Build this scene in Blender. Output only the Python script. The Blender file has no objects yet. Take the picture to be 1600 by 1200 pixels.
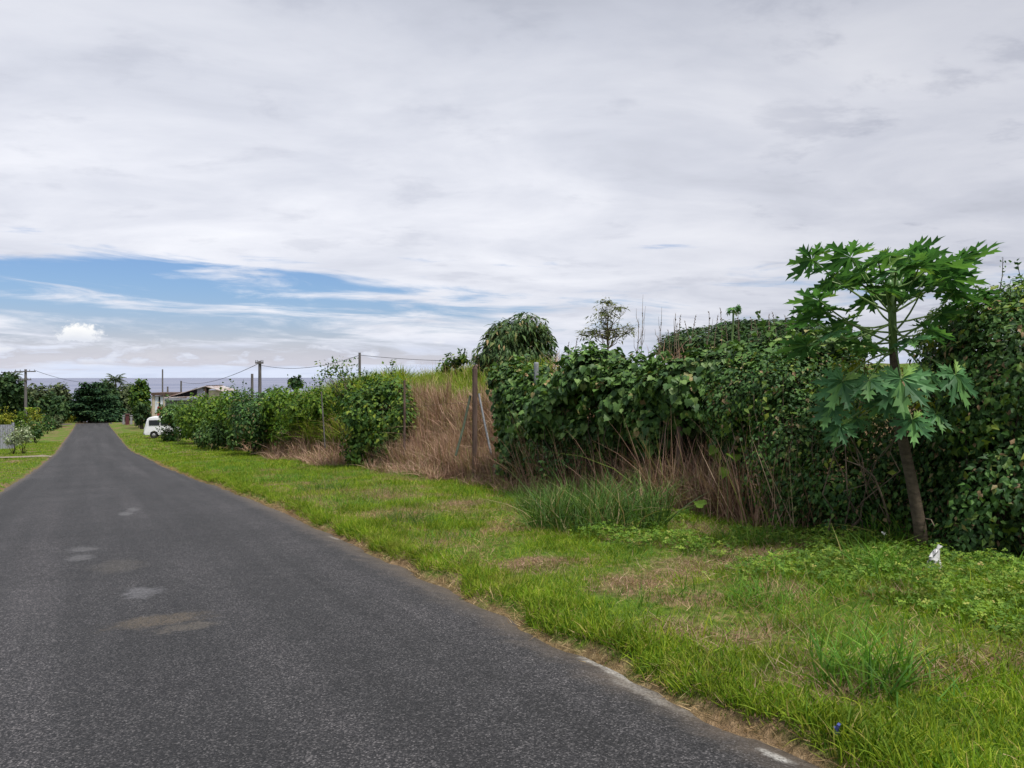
import bpy, math, random
import numpy as np
R = math.radians
rng = np.random.default_rng(11)
random.seed(5)
scene = bpy.context.scene
COL = scene.collection

# ------------------------------------------------------------------ frame
# world X = across the road (right), world Y = along the road, camera at the origin
F, CX, HY = 1232.0, 800.0, 586.0
YAW = R(28.1); cs, sn = math.cos(YAW), math.sin(YAW)
RIGHT = np.array([cs, -sn, 0.0]); FWD = np.array([sn, cs, 0.0]); UP = np.array([0, 0, 1.0])

def at(px, py, d):
    x = (px - CX) / F * d; z = (HY - py) / F * d
    return np.array([cs * x + sn * d, -sn * x + cs * d, z])

# ------------------------------------------------------------------ numeric noise
_lat = np.random.default_rng(3).random((256, 256))
def vnoise(x, y):
    x = np.asarray(x, float); y = np.asarray(y, float)
    xi = np.floor(x).astype(int); yi = np.floor(y).astype(int)
    fx = x - xi; fy = y - yi
    fx = fx * fx * (3 - 2 * fx); fy = fy * fy * (3 - 2 * fy)
    a = _lat[xi % 256, yi % 256]; b = _lat[(xi + 1) % 256, yi % 256]
    c = _lat[xi % 256, (yi + 1) % 256]; d = _lat[(xi + 1) % 256, (yi + 1) % 256]
    return (a * (1 - fx) + b * fx) * (1 - fy) + (c * (1 - fx) + d * fx) * fy
def fbm(x, y, o=3):
    s = 0; a = .5; t = 0
    for k in range(o):
        s = s + a * vnoise(np.asarray(x) * 2 ** k + 17.3 * k, np.asarray(y) * 2 ** k + 9.1 * k); t += a; a *= .5
    return s / t
def sstep(a, b, x):
    t = np.clip((np.asarray(x, float) - a) / (b - a), 0, 1)
    return t * t * (3 - 2 * t)

# ------------------------------------------------------------------ terrain
_U = np.arange(-80, 900, 1.0)
_Z = np.interp(_U, [-80, 0, 10, 18.3, 24.4, 34.5, 57.7, 90, 128, 145, 160, 175, 220, 400, 600, 900],
               [2.98, -1.5, -2.06, -2.53, -2.96, -3.65, -4.98, -6.05, -7.2, -7.5, -8.4, -11, -24, -42, -50, -60])
_Zs = np.convolve(np.pad(_Z, 4, mode='edge'), np.ones(9) / 9, mode='valid')
_Zs = _Zs - np.interp(0, _U, _Zs) - 1.5 if False else _Zs
def zr(u): return np.interp(u, _U, _Zs)
def edge_r(u):
    u = np.asarray(u, float)
    return np.interp(u, [-40, 2.4, 3.3, 5, 7, 14.5, 22.7, 40, 62, 92, 200], [2.74, 2.75, 2.74, 2.76, 2.83, 2.86, 2.68, 2.58, 2.3, 2.32, 2.27]) + (vnoise(u * 1.7, 3.3) - .5) * .13 + (vnoise(u * 6, 8.3) - .5) * .06
def edge_l(u):
    u = np.asarray(u, float)
    return -2.04 + (vnoise(u * 1.3, 31.7) - .5) * .12 + (vnoise(u * 5, 41.3) - .5) * .06
def hgt(u, v):
    u = np.asarray(u, float); v = np.asarray(v, float)
    base = zr(u)
    plat = np.interp(v, [7.4, 8.4, 9.8, 13, 20, 40, 120, 400], [-1.7, -1.3, -.75, .1, .3, .5, -2, -20])
    w = sstep(7.4, 9.0, v) * (1 - sstep(25, 58, u) * (1 - .35 * (1 - sstep(9, 11, v))) )
    h = base * (1 - w) + np.maximum(plat, base) * w
    off = (fbm(u * .9, v * .9) - .5) * .16 * sstep(2.7, 3.6, np.abs(v - .4) + .4)
    er = edge_r(u); el_ = edge_l(u)
    off = off + .015 - .075 * (1 - sstep(er + .0, er + .10, v)) * sstep(el_ - .10, el_, v)
    off = off + .05 * sstep(2.7, 3.1, v) * (1 - sstep(6, 8, v))
    far = sstep(8, 60, -v) * -1.5 + sstep(60, 300, -v) * -20
    return h + off + far
def gpt(px, py):
    ds = np.concatenate([np.arange(1.5, 60, .02), np.arange(60, 260, .1)])
    x = (px - CX) / F * ds; z = (HY - py) / F * ds
    v = cs * x + sn * ds; u = -sn * x + cs * ds
    g = hgt(u, v)
    i = int(np.argmax(z <= g))
    return np.array([v[i], u[i], g[i]])
def on_ground(px, d):
    p = at(px, 600, d); p[2] = float(hgt(p[1], p[0])); return p

BARE = [(gpt(px, py), rv, ru) for (px, py, rv, ru) in [(980, 915, .45, .4), (1090, 888, .6, .5), (1225, 925, .4, .35), (1165, 1005, .5, .3), (1040, 985, .35, .3), (1430, 1060, .35, .25),
        (1330, 1085, .3, .2), (840, 885, .3, .4), (1390, 930, .3, .3), (1240, 1060, .35, .2), (1530, 1040, .4, .25), (590, 775, .8, 1.0), (720, 790, .7, .8), (1190, 870, .6, .4), (1100, 830, .5, .5)]]
def bare(u, v):
    m = np.zeros(np.shape(u))
    for c, rv, ru in BARE:
        q = np.sqrt(((v - c[0]) / rv) ** 2 + ((u - c[1]) / ru) ** 2) + (fbm(u * 4.1, v * 4.1) - .5) * 1.5
        m = np.maximum(m, 1 - sstep(.45, 1.05, q))
    return m
# ------------------------------------------------------------------ mesh builder
class MB:
    def __init__(s): s.V = []; s.L = []; s.T = []; s.n = 0
    def add(s, verts, faces):
        verts = np.asarray(verts, float).reshape(-1, 3)
        for f in faces:
            s.L.append(np.asarray(f, np.int64) + s.n); s.T.append(np.array([len(f)]))
        s.V.append(verts); s.n += len(verts)
    def inst(s, tmpl, P, M):
        """many copies of a template: P (N,3), M (N,3,3) columns = axes*scale"""
        tv, tf = tmpl
        N = len(P)
        if N == 0: return
        W = np.einsum('nij,kj->nki', M, tv) + P[:, None, :]
        s.V.append(W.reshape(-1, 3))
        lo = np.concatenate([np.asarray(f) for f in tf]); to = np.array([len(f) for f in tf])
        k = len(tv)
        s.L.append((lo[None, :] + (np.arange(N) * k)[:, None] + s.n).ravel())
        s.T.append(np.tile(to, N)); s.n += N * k
    def box(s, c, size, rz=0, rx=0, ry=0):
        hx, hy, hz = np.array(size) / 2
        v = np.array([[x, y, z] for x in (-hx, hx) for y in (-hy, hy) for z in (-hz, hz)])
        a, b, g = rx, ry, rz
        Rx = np.array([[1, 0, 0], [0, math.cos(a), -math.sin(a)], [0, math.sin(a), math.cos(a)]])
        Ry = np.array([[math.cos(b), 0, math.sin(b)], [0, 1, 0], [-math.sin(b), 0, math.cos(b)]])
        Rz = np.array([[math.cos(g), -math.sin(g), 0], [math.sin(g), math.cos(g), 0], [0, 0, 1]])
        v = v @ (Rz @ Ry @ Rx).T + np.array(c)
        s.add(v, [(0, 1, 3, 2), (4, 6, 7, 5), (0, 4, 5, 1), (2, 3, 7, 6), (0, 2, 6, 4), (1, 5, 7, 3)])
    def tube(s, pts, rad, n=8, caps=True):
        pts = np.asarray(pts, float); k = len(pts)
        rad = np.broadcast_to(np.asarray(rad, float), (k,))
        tan = np.gradient(pts, axis=0); tan /= np.linalg.norm(tan, axis=1)[:, None] + 1e-9
        ref = np.array([1.0, 0, 0]) if abs(tan[0][0]) < .8 else np.array([0, 1.0, 0])
        rings = []
        for i in range(k):
            a = ref - tan[i] * ref.dot(tan[i]); a /= np.linalg.norm(a); b = np.cross(tan[i], a); ref = a
            th = np.arange(n) * 2 * math.pi / n
            rings.append(pts[i] + rad[i] * (np.cos(th)[:, None] * a + np.sin(th)[:, None] * b))
        fs = []
        for i in range(k - 1):
            for j in range(n):
                fs.append((i * n + j, i * n + (j + 1) % n, (i + 1) * n + (j + 1) % n, (i + 1) * n + j))
        if caps:
            fs.append(tuple(range(n - 1, -1, -1))); fs.append(tuple((k - 1) * n + j for j in range(n)))
        s.add(np.concatenate(rings), fs)
    def lathe(s, c, prof, n=16, axis='z'):
        vs = []; fs = []
        for (r, h) in prof:
            for j in range(n):
                t = 2 * math.pi * j / n
                vs.append((r * math.cos(t), r * math.sin(t), h))
        vs = np.array(vs)
        for i in range(len(prof) - 1):
            for j in range(n):
                fs.append((i * n + j, i * n + (j + 1) % n, (i + 1) * n + (j + 1) % n, (i + 1) * n + j))
        fs.append(tuple(range(n - 1, -1, -1))); fs.append(tuple((len(prof) - 1) * n + j for j in range(n)))
        if axis == 'x': vs = vs[:, [2, 0, 1]]
        if axis == 'y': vs = vs[:, [1, 2, 0]]
        s.add(vs + np.array(c), fs)
    def build(s, name, mat, parent=None, base=None, smooth=False):
        me = bpy.data.meshes.new(name)
        V = np.concatenate(s.V)
        if parent is not None: base = BASE[parent.name]
        if base is None: base = np.zeros(3)
        V = V - np.asarray(base)
        L = np.concatenate(s.L).astype(np.int32); T = np.concatenate(s.T).astype(np.int32)
        me.vertices.add(len(V)); me.vertices.foreach_set('co', V.astype(np.float32).ravel())
        me.loops.add(len(L)); me.loops.foreach_set('vertex_index', L)
        me.polygons.add(len(T))
        st = np.concatenate([[0], np.cumsum(T)[:-1]]).astype(np.int32)
        me.polygons.foreach_set('loop_start', st); me.polygons.foreach_set('loop_total', T)
        me.polygons.foreach_set('use_smooth', np.full(len(T), bool(smooth)))
        me.update(calc_edges=True)
        me.materials.append(mat)
        o = bpy.data.objects.new(name, me); COL.objects.link(o)
        if parent is not None:
            o.parent = parent; BASE[o.name] = BASE[parent.name]
        else:
            o.location = base; BASE[o.name] = np.asarray(base, float)
        return o
BASE = {}
def tag(o, label=None, cat=None, group=None, kind=None):
    if label: o['label'] = label
    if cat: o['category'] = cat
    if group: o['group'] = group
    if kind: o['kind'] = kind
    return o
def thing(name, base, label, cat, group=None):
    o = bpy.data.objects.new(name, None); COL.objects.link(o)
    o.location = base; o.empty_display_size = .2
    BASE[o.name] = np.asarray(base, float)
    return tag(o, label, cat, group)
def copy_thing(o, loc, label=None, group=None, rz=0.0, sc=1.0):
    c = o.copy(); COL.objects.link(c); c.location = loc; c.rotation_euler = (0, 0, rz); c.scale = (sc, sc, sc)
    for ch in list(o.children):
        k = ch.copy(); COL.objects.link(k); k.parent = c
        for g in list(ch.children):
            q = g.copy(); COL.objects.link(q); q.parent = k
    if label: c['label'] = label
    if group: c['group'] = group
    return c

# ------------------------------------------------------------------ materials
class NT:
    def __init__(s, name, tree=None):
        if tree is None:
            s.m = bpy.data.materials.new(name); s.m.use_nodes = True; s.t = s.m.node_tree
        else: s.t = tree
        s.t.nodes.clear()
    def n(s, typ, **k):
        nd = s.t.nodes.new(typ)
        for a, b in k.items(): setattr(nd, a, b)
        return nd
    def link(s, a, b): s.t.links.new(a, b)
    def put(s, sock, val):
        if hasattr(val, 'is_linked') or isinstance(val, bpy.types.NodeSocket): s.link(val, sock)
        else:
            if isinstance(val, (tuple, list)) and len(val) == 3 and sock.type == 'RGBA': val = (*val, 1)
            sock.default_value = val
    def math(s, op, a, b=0.0, c=None, clamp=False):
        nd = s.n('ShaderNodeMath', operation=op, use_clamp=clamp)
        s.put(nd.inputs[0], a); s.put(nd.inputs[1], b)
        if c is not None: s.put(nd.inputs[2], c)
        return nd.outputs[0]
    def vmath(s, op, a, b=None, scale=None):
        nd = s.n('ShaderNodeVectorMath', operation=op)
        s.put(nd.inputs[0], a)
        if b is not None: s.put(nd.inputs[1], b)
        if scale is not None: s.put(nd.inputs['Scale'], scale)
        return nd.outputs['Value'] if op in ('DOT_PRODUCT', 'LENGTH', 'DISTANCE') else nd.outputs[0]
    def mix(s, f, a, b, mode='MIX'):
        nd = s.n('ShaderNodeMix', data_type='RGBA', blend_type=mode)
        s.put(nd.inputs[0], f); s.put(nd.inputs[6], a); s.put(nd.inputs[7], b)
        return nd.outputs[2]
    def noise(s, vec, scale, detail=3, rough=.5, dist=0.0):
        nd = s.n('ShaderNodeTexNoise')
        if vec is not None: s.link(vec, nd.inputs['Vector'])
        nd.inputs['Scale'].default_value = scale; nd.inputs['Detail'].default_value = detail
        nd.inputs['Roughness'].default_value = rough; nd.inputs['Distortion'].default_value = dist
        return nd.outputs[0]
    def smooth(s, x, a, b):
        nd = s.n('ShaderNodeMapRange', interpolation_type='SMOOTHSTEP')
        s.put(nd.inputs[0], x); s.put(nd.inputs[1], a); s.put(nd.inputs[2], b)
        return nd.outputs[0]
    def ramp(s, x, stops):
        nd = s.n('ShaderNodeValToRGB'); s.put(nd.inputs[0], x)
        el = nd.color_ramp.elements
        while len(el) < len(stops): el.new(.5)
        for e, (p, c) in zip(el, stops):
            e.position = p; e.color = (*c, 1) if len(c) == 3 else c
        return nd.outputs[0]
    def pos(s): return s.n('ShaderNodeNewGeometry').outputs['Position']
    def xyz(s, v):
        nd = s.n('ShaderNodeSeparateXYZ'); s.link(v, nd.inputs[0]); return nd.outputs
    def comb(s, x, y, z):
        nd = s.n('ShaderNodeCombineXYZ'); s.put(nd.inputs[0], x); s.put(nd.inputs[1], y); s.put(nd.inputs[2], z); return nd.outputs[0]
    def out(s, surf):
        o = s.n('ShaderNodeOutputMaterial'); s.link(surf, o.inputs[0]); return s.m
    def bsdf(s, col, rough=.6, spec=.4, metal=0.0, normal=None):
        b = s.n('ShaderNodeBsdfPrincipled')
        s.put(b.inputs['Base Color'], col); s.put(b.inputs['Roughness'], rough)
        s.put(b.inputs['Specular IOR Level'], spec); s.put(b.inputs['Metallic'], metal)
        if normal is not None: s.link(normal, b.inputs['Normal'])
        return b.outputs[0]
    def bump(s, h, strength=.5, dist=.02):
        nd = s.n('ShaderNodeBump'); s.link(h, nd.inputs['Height'])
        nd.inputs['Strength'].default_value = strength; nd.inputs['Distance'].default_value = dist
        return nd.outputs[0]

def leaf_mat(name, stops, rough=.5, spec=.35, tr=.3, patch=None, pscale=.6, var=.35):
    t = NT(name)
    g = t.n('ShaderNodeNewGeometry')
    col = t.ramp(g.outputs['Random Per Island'], stops)
    n = t.noise(g.outputs['Position'], 2.3, 3)
    col = t.mix(1.0, col, t.ramp(n, [(.3, (1 - var,) * 3), (.7, (1 + var * .6,) * 3)]), 'MULTIPLY')
    if patch:
        pn = t.noise(g.outputs['Position'], pscale, 4, .6)
        col = t.mix(t.smooth(pn, patch[1], patch[1] + .12), col, patch[0])
    b = t.bsdf(col, rough + .1, spec * .5)
    if tr > 0:
        tl = t.n('ShaderNodeBsdfTranslucent'); t.link(t.mix(1.0, col, (1.25, 1.3, .6), 'MULTIPLY'), tl.inputs[0])
        ms = t.n('ShaderNodeMixShader'); ms.inputs[0].default_value = tr
        t.link(b, ms.inputs[1]); t.link(tl.outputs[0], ms.inputs[2]); b = ms.outputs[0]
    return t.out(b)
def plain_mat(name, col, rough=.6, spec=.4, var=.25, scale=6.0, metal=0.0, bump=0.0, stretch=None, col2=None):
    t = NT(name)
    p = t.n('ShaderNodeTexCoord').outputs['Object']
    if stretch: p = t.vmath('MULTIPLY', p, stretch)
    n = t.noise(p, scale, 5, .6)
    c2 = col2 or tuple(x * (1 - var) for x in col)
    c = t.mix(t.smooth(n, .35, .68), col, c2)
    nm = t.bump(n, bump, .02) if bump else None
    return t.out(t.bsdf(c, rough, spec, metal, nm))

GREEN_GRASS = [(0, (.055, .135, .008)), (.35, (.12, .205, .012)), (.75, (.195, .275, .018)), (.93, (.27, .31, .03)), (1, (.36, .28, .11))]
M = {}
M['verge'] = leaf_mat('verge_grass_blades', GREEN_GRASS, .55, .3, .35, ((.24, .24, .05), .60), .9, .4)
M['hill'] = leaf_mat('hill_grass_blades', [(0, (.09, .16, .015)), (.5, (.16, .24, .02)), (.85, (.24, .27, .04)), (1, (.33, .27, .11))], .55, .3, .35)
M['tuft'] = leaf_mat('tuft_grass_blades', [(0, (.045, .125, .016)), (.5, (.085, .205, .022)), (.9, (.15, .26, .03)), (1, (.3, .24, .1))], .5, .35, .35)
M['deep'] = leaf_mat('tall_grass_blades', [(0, (.03, .075, .016)), (.5, (.06, .125, .02)), (.86, (.09, .15, .03)), (.95, (.25, .2, .11)), (1, (.32, .24, .14))], .5, .35, .3)
M['dry'] = leaf_mat('dry_grass_blades', [(0, (.13, .075, .055)), (.3, (.25, .15, .11)), (.65, (.38, .245, .18)), (.87, (.5, .36, .275)), (.94, (.2, .22, .06)), (1, (.14, .2, .04))], .7, .2, .2, None, .6, .3)
M['straw'] = leaf_mat('straw_blades', [(0, (.16, .10, .05)), (.5, (.3, .2, .1)), (1, (.46, .35, .2))], .7, .2, .15)
M['cover'] = leaf_mat('ground_cover_leaves', [(0, (.05, .11, .014)), (.5, (.10, .19, .022)), (.93, (.19, .27, .035)), (1, (.34, .28, .1))], .5, .35, .3)
M['vine'] = leaf_mat('vine_leaves', [(0, (.028, .068, .022)), (.45, (.055, .118, .030)), (.8, (.098, .18, .040)), (.96, (.14, .22, .06)), (1, (.3, .2, .1))], .42, .42, .22)
M['dark'] = leaf_mat('dark_shrub_leaves', [(0, (.02, .055, .018)), (.5, (.045, .108, .027)), (.82, (.08, .165, .034)), (.93, (.13, .18, .04)), (.97, (.2, .14, .08)), (1, (.3, .2, .11))], .45, .4, .2)
M['bright'] = leaf_mat('bright_shrub_leaves', [(0, (.03, .08, .012)), (.5, (.075, .15, .016)), (1, (.16, .23, .025))], .5, .35, .3)
M['shrub'] = leaf_mat('roadside_shrub_leaves', [(0, (.02, .06, .014)), (.5, (.05, .11, .018)), (.85, (.11, .18, .022)), (1, (.2, .24, .03))], .45, .4, .28)
M['papaya'] = leaf_mat('papaya_leaves', [(0, (.045, .125, .05)), (.55, (.08, .20, .07)), (.95, (.15, .29, .075)), (1, (.3, .3, .05))], .45, .4, .3)
M['yellow'] = leaf_mat('yellow_leaves', [(0, (.09, .13, .018)), (.55, (.2, .235, .025)), (1, (.40, .37, .05))], .5, .35, .3)
M['mango'] = leaf_mat('drooping_leaves', [(0, (.025, .06, .02)), (.5, (.05, .095, .028)), (.93, (.085, .13, .035)), (1, (.3, .2, .1))], .42, .42, .2)
M['olive'] = leaf_mat('feathery_leaves', [(0, (.05, .075, .02)), (.6, (.10, .12, .035)), (1, (.2, .19, .06))], .55, .3, .3)
M['fartree'] = leaf_mat('far_tree_leaves', [(0, (.013, .035, .014)), (.5, (.028, .062, .02)), (1, (.06, .10, .028))], .55, .3, .15)
M['fargrey'] = leaf_mat('greyish_tree_leaves', [(0, (.03, .05, .024)), (.5, (.065, .09, .04)), (1, (.12, .14, .06))], .55, .3, .15)
M['cas'] = leaf_mat('layered_tree_needles', [(0, (.008, .028, .014)), (.5, (.018, .05, .02)), (1, (.045, .085, .03))], .6, .25, .1)
M['palm'] = leaf_mat('palm_leaflets', [(0, (.025, .05, .024)), (.6, (.055, .085, .036)), (1, (.12, .135, .07))], .5, .35, .2)
M['pale'] = leaf_mat('pale_variegated_leaves', [(0, (.12, .17, .09)), (.5, (.24, .3, .17)), (1, (.42, .45, .32))], .55, .3, .2)
M['flower'] = plain_mat('white_petals', (.75, .75, .68), .6)
M['bark'] = plain_mat('grey_brown_bark', (.10, .08, .06), .85, .2, .45, 9, bump=.5)
M['twig'] = plain_mat('dead_twig', (.17, .13, .095), .85, .2, .5, 9)
M['darktwig'] = plain_mat('dark_twig', (.045, .035, .025), .85, .2, .5, 9)
M['papbark'] = plain_mat('papaya_bark', (.085, .066, .045), .8, .25, .5, 10, bump=.5, stretch=(1, 1, 2.4))
M['papgreen'] = plain_mat('papaya_green_stem', (.10, .17, .05), .6, .3, .35, 9)
M['petiole'] = plain_mat('leaf_stalk', (.14, .22, .07), .55, .3, .2, 6)
M['fruit'] = plain_mat('unripe_fruit', (.05, .12, .025), .4, .4, .3, 8)
M['oldwood'] = plain_mat('weathered_post_wood', (.11, .075, .062), .85, .2, .5, 7, bump=.6, stretch=(3, 3, .5))
M['galv'] = plain_mat('galvanised_steel', (.32, .33, .35), .5, .5, .35, 12, metal=.5)
M['greenpipe'] = plain_mat('mossy_pipe', (.07, .09, .06), .7, .3, .4, 12)
M['pole'] = plain_mat('pole_timber', (.13, .12, .12), .85, .2, .4, 5, stretch=(3, 3, .4))
M['wire'] = plain_mat('black_cable', (.03, .03, .035), .6, .3)
M['white'] = plain_mat('white_car_paint', (.56, .57, .59), .3, .5, .06, 3)
M['glass'] = plain_mat('dark_car_glass', (.02, .025, .03), .08, .6, .2)
M['rubber'] = plain_mat('tyre_rubber', (.02, .02, .02), .85, .2)
M['steel'] = plain_mat('wheel_steel', (.35, .35, .36), .4, .5, metal=.6)
M['lampglass'] = plain_mat('headlamp_glass', (.55, .57, .6), .15, .6)
M['redpaint'] = plain_mat('faded_red_paint', (.36, .05, .045), .6, .3, .35, 4)
M['darkcar'] = plain_mat('dark_maroon_paint', (.08, .025, .03), .35, .5, .2)
M['pinkcar'] = plain_mat('faded_pink_red_paint', (.42, .20, .19), .4, .4, .15)
M['cream'] = plain_mat('cream_painted_timber', (.50, .43, .33), .7, .3, .3, 5)
M['panel'] = plain_mat('pale_blue_white_panel', (.60, .65, .70), .6, .3, .2, 3)
M['greywall'] = plain_mat('grey_block_wall', (.23, .23, .25), .85, .2, .35, 3)
M['black_fill'] = plain_mat('near_black_fill', (.018, .017, .019), .9, .1)  # near-black fill; on the shed it paints the shade inside openings
M['palefence'] = plain_mat('pale_grey_painted_board', (.25, .26, .30), .75, .3, .3, 4)
M['bag'] = plain_mat('white_plastic', (.46, .46, .47), .5, .3, .35, 14)
M['bluebit'] = plain_mat('blue_plastic', (.045, .06, .22), .4, .5)
M['concrete'] = plain_mat('concrete_path', (.19, .16, .12), .85, .2, .3, 3)

def corrugated():
    t = NT('rusty_corrugated_iron')
    p = t.n('ShaderNodeTexCoord').outputs['Object']
    n = t.noise(p, 1.4, 5, .65)
    c = t.ramp(n, [(.35, (.42, .41, .42)), (.55, (.33, .27, .25)), (.72, (.20, .10, .07))])
    return t.out(t.bsdf(c, .6, .3, .2))
M['iron'] = corrugated()

def ground_material():
    t = NT('grassy_earth')
    p = t.pos(); x, y, z = t.xyz(p)
    n1 = t.noise(p, .8, 4, .6); n2 = t.noise(p, 14, 4, .65); n3 = t.noise(p, 90, 2, .6)
    green = t.ramp(n2, [(.3, (.03, .06, .008)), (.55, (.08, .135, .014)), (.75, (.15, .19, .03))])
    brown = t.ramp(n2, [(.3, (.07, .045, .025)), (.55, (.17, .115, .065)), (.75, (.27, .2, .12))])
    col = t.mix(t.smooth(t.math('ADD', n1, t.math('MULTIPLY', n2, .25)), .60, .74), green, brown)
    # worn earth along the road edge
    e = t.math('ADD', x, t.math('MULTIPLY', t.math('SUBTRACT', t.noise(p, 2.2, 3), .5), .5))
    ed = t.n('ShaderNodeAttribute', attribute_name='edge').outputs['Fac']
    ed = t.math('ADD', ed, t.math('MULTIPLY', t.math('SUBTRACT', t.noise(p, 3.2, 4), .5), .35))
    band = t.math('SUBTRACT', 1.0, t.smooth(ed, -.02, .10))
    col = t.mix(t.math('MULTIPLY', band, .9), col, brown)
    col = t.mix(t.math('MULTIPLY', t.n('ShaderNodeAttribute', attribute_name='bare').outputs['Fac'], .5), col, brown)
    # dead grass under the bank fence
    bk = t.math('MULTIPLY', t.smooth(e, 7.2, 7.6), t.math('SUBTRACT', 1.0, t.smooth(e, 8.8, 9.5)))
    col = t.mix(bk, col, t.mix(.5, brown, (.16, .10, .065)))
    h = t.math('ADD', n2, t.math('MULTIPLY', n3, .5))
    return t.out(t.bsdf(col, .95, .1, 0, t.bump(h, .8, .05)))
M['ground'] = ground_material()

ROAD_MARKS = []
def road_material():
    t = NT('worn_asphalt')
    p = t.pos(); x, y, z = t.xyz(p)
    vor = t.n('ShaderNodeTexVoronoi'); t.link(p, vor.inputs['Vector']); vor.inputs['Scale'].default_value = 130
    chip = vor.outputs['Color']
    cx = t.xyz(chip)[0]
    n1 = t.noise(p, .45, 4, .6); n2 = t.noise(p, 5.5, 4, .65); n3 = t.noise(p, 60, 3, .7)
    base = t.ramp(cx, [(.0, (.004, .004, .005)), (.4, (.016, .016, .017)), (.7, (.036, .036, .037)), (.9, (.072, .071, .07)), (1, (.15, .147, .144))])
    base = t.mix(1.0, base, t.ramp(n1, [(.3, (.78, .78, .78)), (.7, (1.3, 1.28, 1.28))]), 'MULTIPLY')
    base = t.mix(1.0, base, t.ramp(n2, [(.3, (.8, .8, .8)), (.7, (1.2, 1.2, 1.2))]), 'MULTIPLY')
    # wheel tracks run along the road
    base = t.mix(1.0, base, (.66, .645, .67), 'MULTIPLY')
    ys = t.comb(x, t.math('MULTIPLY', y, .03), 0.0)
    tr = t.noise(ys, 1.6, 3, .6)
    base = t.mix(1.0, base, t.ramp(tr, [(.32, (.66, .66, .66)), (.5, (1, 1, 1)), (.68, (1.45, 1.42, 1.42))]), 'MULTIPLY')
    # pale scrapes, tan stains and worn paint where the photo has them
    for (px, py, ru, rv, col, amt) in ROAD_MARKS:
        c = gpt(px, py)
        dx = t.math('DIVIDE', t.math('SUBTRACT', x, float(c[0])), rv)
        dy = t.math('DIVIDE', t.math('SUBTRACT', y, float(c[1])), ru)
        r = t.math('SQRT', t.math('ADD', t.math('MULTIPLY', dx, dx), t.math('MULTIPLY', dy, dy)))
        r = t.math('ADD', r, t.math('MULTIPLY', t.math('SUBTRACT', t.noise(p, 7, 6, .75), .5), 2.2))
        m = t.math('SUBTRACT', 1.0, t.smooth(r, .35, 1.1))
        m = t.math('MULTIPLY', m, t.math('MULTIPLY', t.smooth(n3, .3, .62), amt))
        base = t.mix(m, base, col)
    # dusty margins
    e = t.math('ADD', x, t.math('MULTIPLY', t.math('SUBTRACT', n2, .5), .5))
    mr = t.math('MULTIPLY', t.smooth(e, 2.35, 2.85), .5)
    base = t.mix(mr, base, (.11, .085, .06))
    ml = t.math('MULTIPLY', t.math('SUBTRACT', 1.0, t.smooth(e, -2.05, -1.7)), .4)
    base = t.mix(ml, base, (.13, .10, .075))
    bp = t.bump(t.math('ADD', cx, n3), .55, .008)
    return t.out(t.bsdf(base, .72, .35, 0, bp))

def sea_material():
    t = NT('sea_water')
    p = t.pos()
    n = t.noise(t.vmath('MULTIPLY', p, (1, 1, 1)), .02, 5, .6)
    n2 = t.noise(t.vmath('MULTIPLY', p, (.4, 1, 1)), .0016, 4, .6)
    c = t.ramp(n2, [(.35, (.10, .115, .18)), (.65, (.16, .17, .23))])
    return t.out(t.bsdf(c, .55, .45, 0, t.bump(n, .5, 3.0)))

# ------------------------------------------------------------------ leaf and blade templates
def T(v, f): return (np.array(v, float), f)
OVATE = T([(0, 0, 0), (-.3, .38, .07), (.3, .38, .07), (0, 1, -.12), (0, .45, 0)], [(0, 4, 1), (0, 2, 4), (1, 4, 3), (4, 2, 3)])
LONG = T([(0, 0, 0), (-.14, .4, .04), (.14, .4, .04), (0, 1, -.16), (0, .45, .02)], [(0, 4, 1), (0, 2, 4), (1, 4, 3), (4, 2, 3)])
def heart():
    o = [(0, .02), (.26, -.12), (.47, .08), (.5, .3), (.34, .46), (.36, .62), (.16, .72), (0, 1.0)]
    pts = o + [(-x, y) for (x, y) in o[-2:0:-1]]
    v = [(x, y, .18 * abs(x) - .16 * y * y) for x, y in pts] + [(0, .35, -.02)]
    n = len(pts); c = n
    return T(v, [(i, (i + 1) % n, c) for i in range(n)])
HEART = heart()
def blade(bend, w=.05, seg=3):
    v = []; f = []
    for i in range(seg + 1):
        t = i / seg; wd = w * (1 - t ** 1.6)
        y = bend * t * t; z = t * (1 - .35 * bend * t)
        if i < seg: v += [(-wd, y, z), (wd, y, z)]
        else: v += [(0, y, z)]
    for i in range(seg - 1): f.append((2 * i, 2 * i + 1, 2 * i + 3, 2 * i + 2))
    f.append((2 * seg - 2, 2 * seg - 1, 2 * seg))
    return T(v, f)
STALKS = [blade(b, .014, 4) for b in (.05, .18, .35, .7)]
BLADES = [blade(b, .035) for b in (.1, .35, .6, .9)]
THIN = [blade(b, .012) for b in (.05, .25, .5, .85)]
CURVY = [blade(b, .02, 5) for b in (.2, .5, .85, 1.2)]
def tri_leaf():   # a cheap far leaf spray
    return T([(0, 0, 0), (-.35, .5, .1), (0, 1, -.1), (.35, .5, .1)], [(0, 3, 2, 1)])
SPRAY = tri_leaf()
CLOVER = T([(0, 0, 0), (-.4, .5, .1), (0, 1, 0), (.4, .5, .1), (.2, -.5, .1), (.75, -.45, 0), (.7, .1, .1), (-.2, -.5, .1), (-.75, -.45, 0), (-.7, .1, .1)],
           [(0, 3, 2, 1), (0, 4, 5, 6), (0, 9, 8, 7)])

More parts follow.
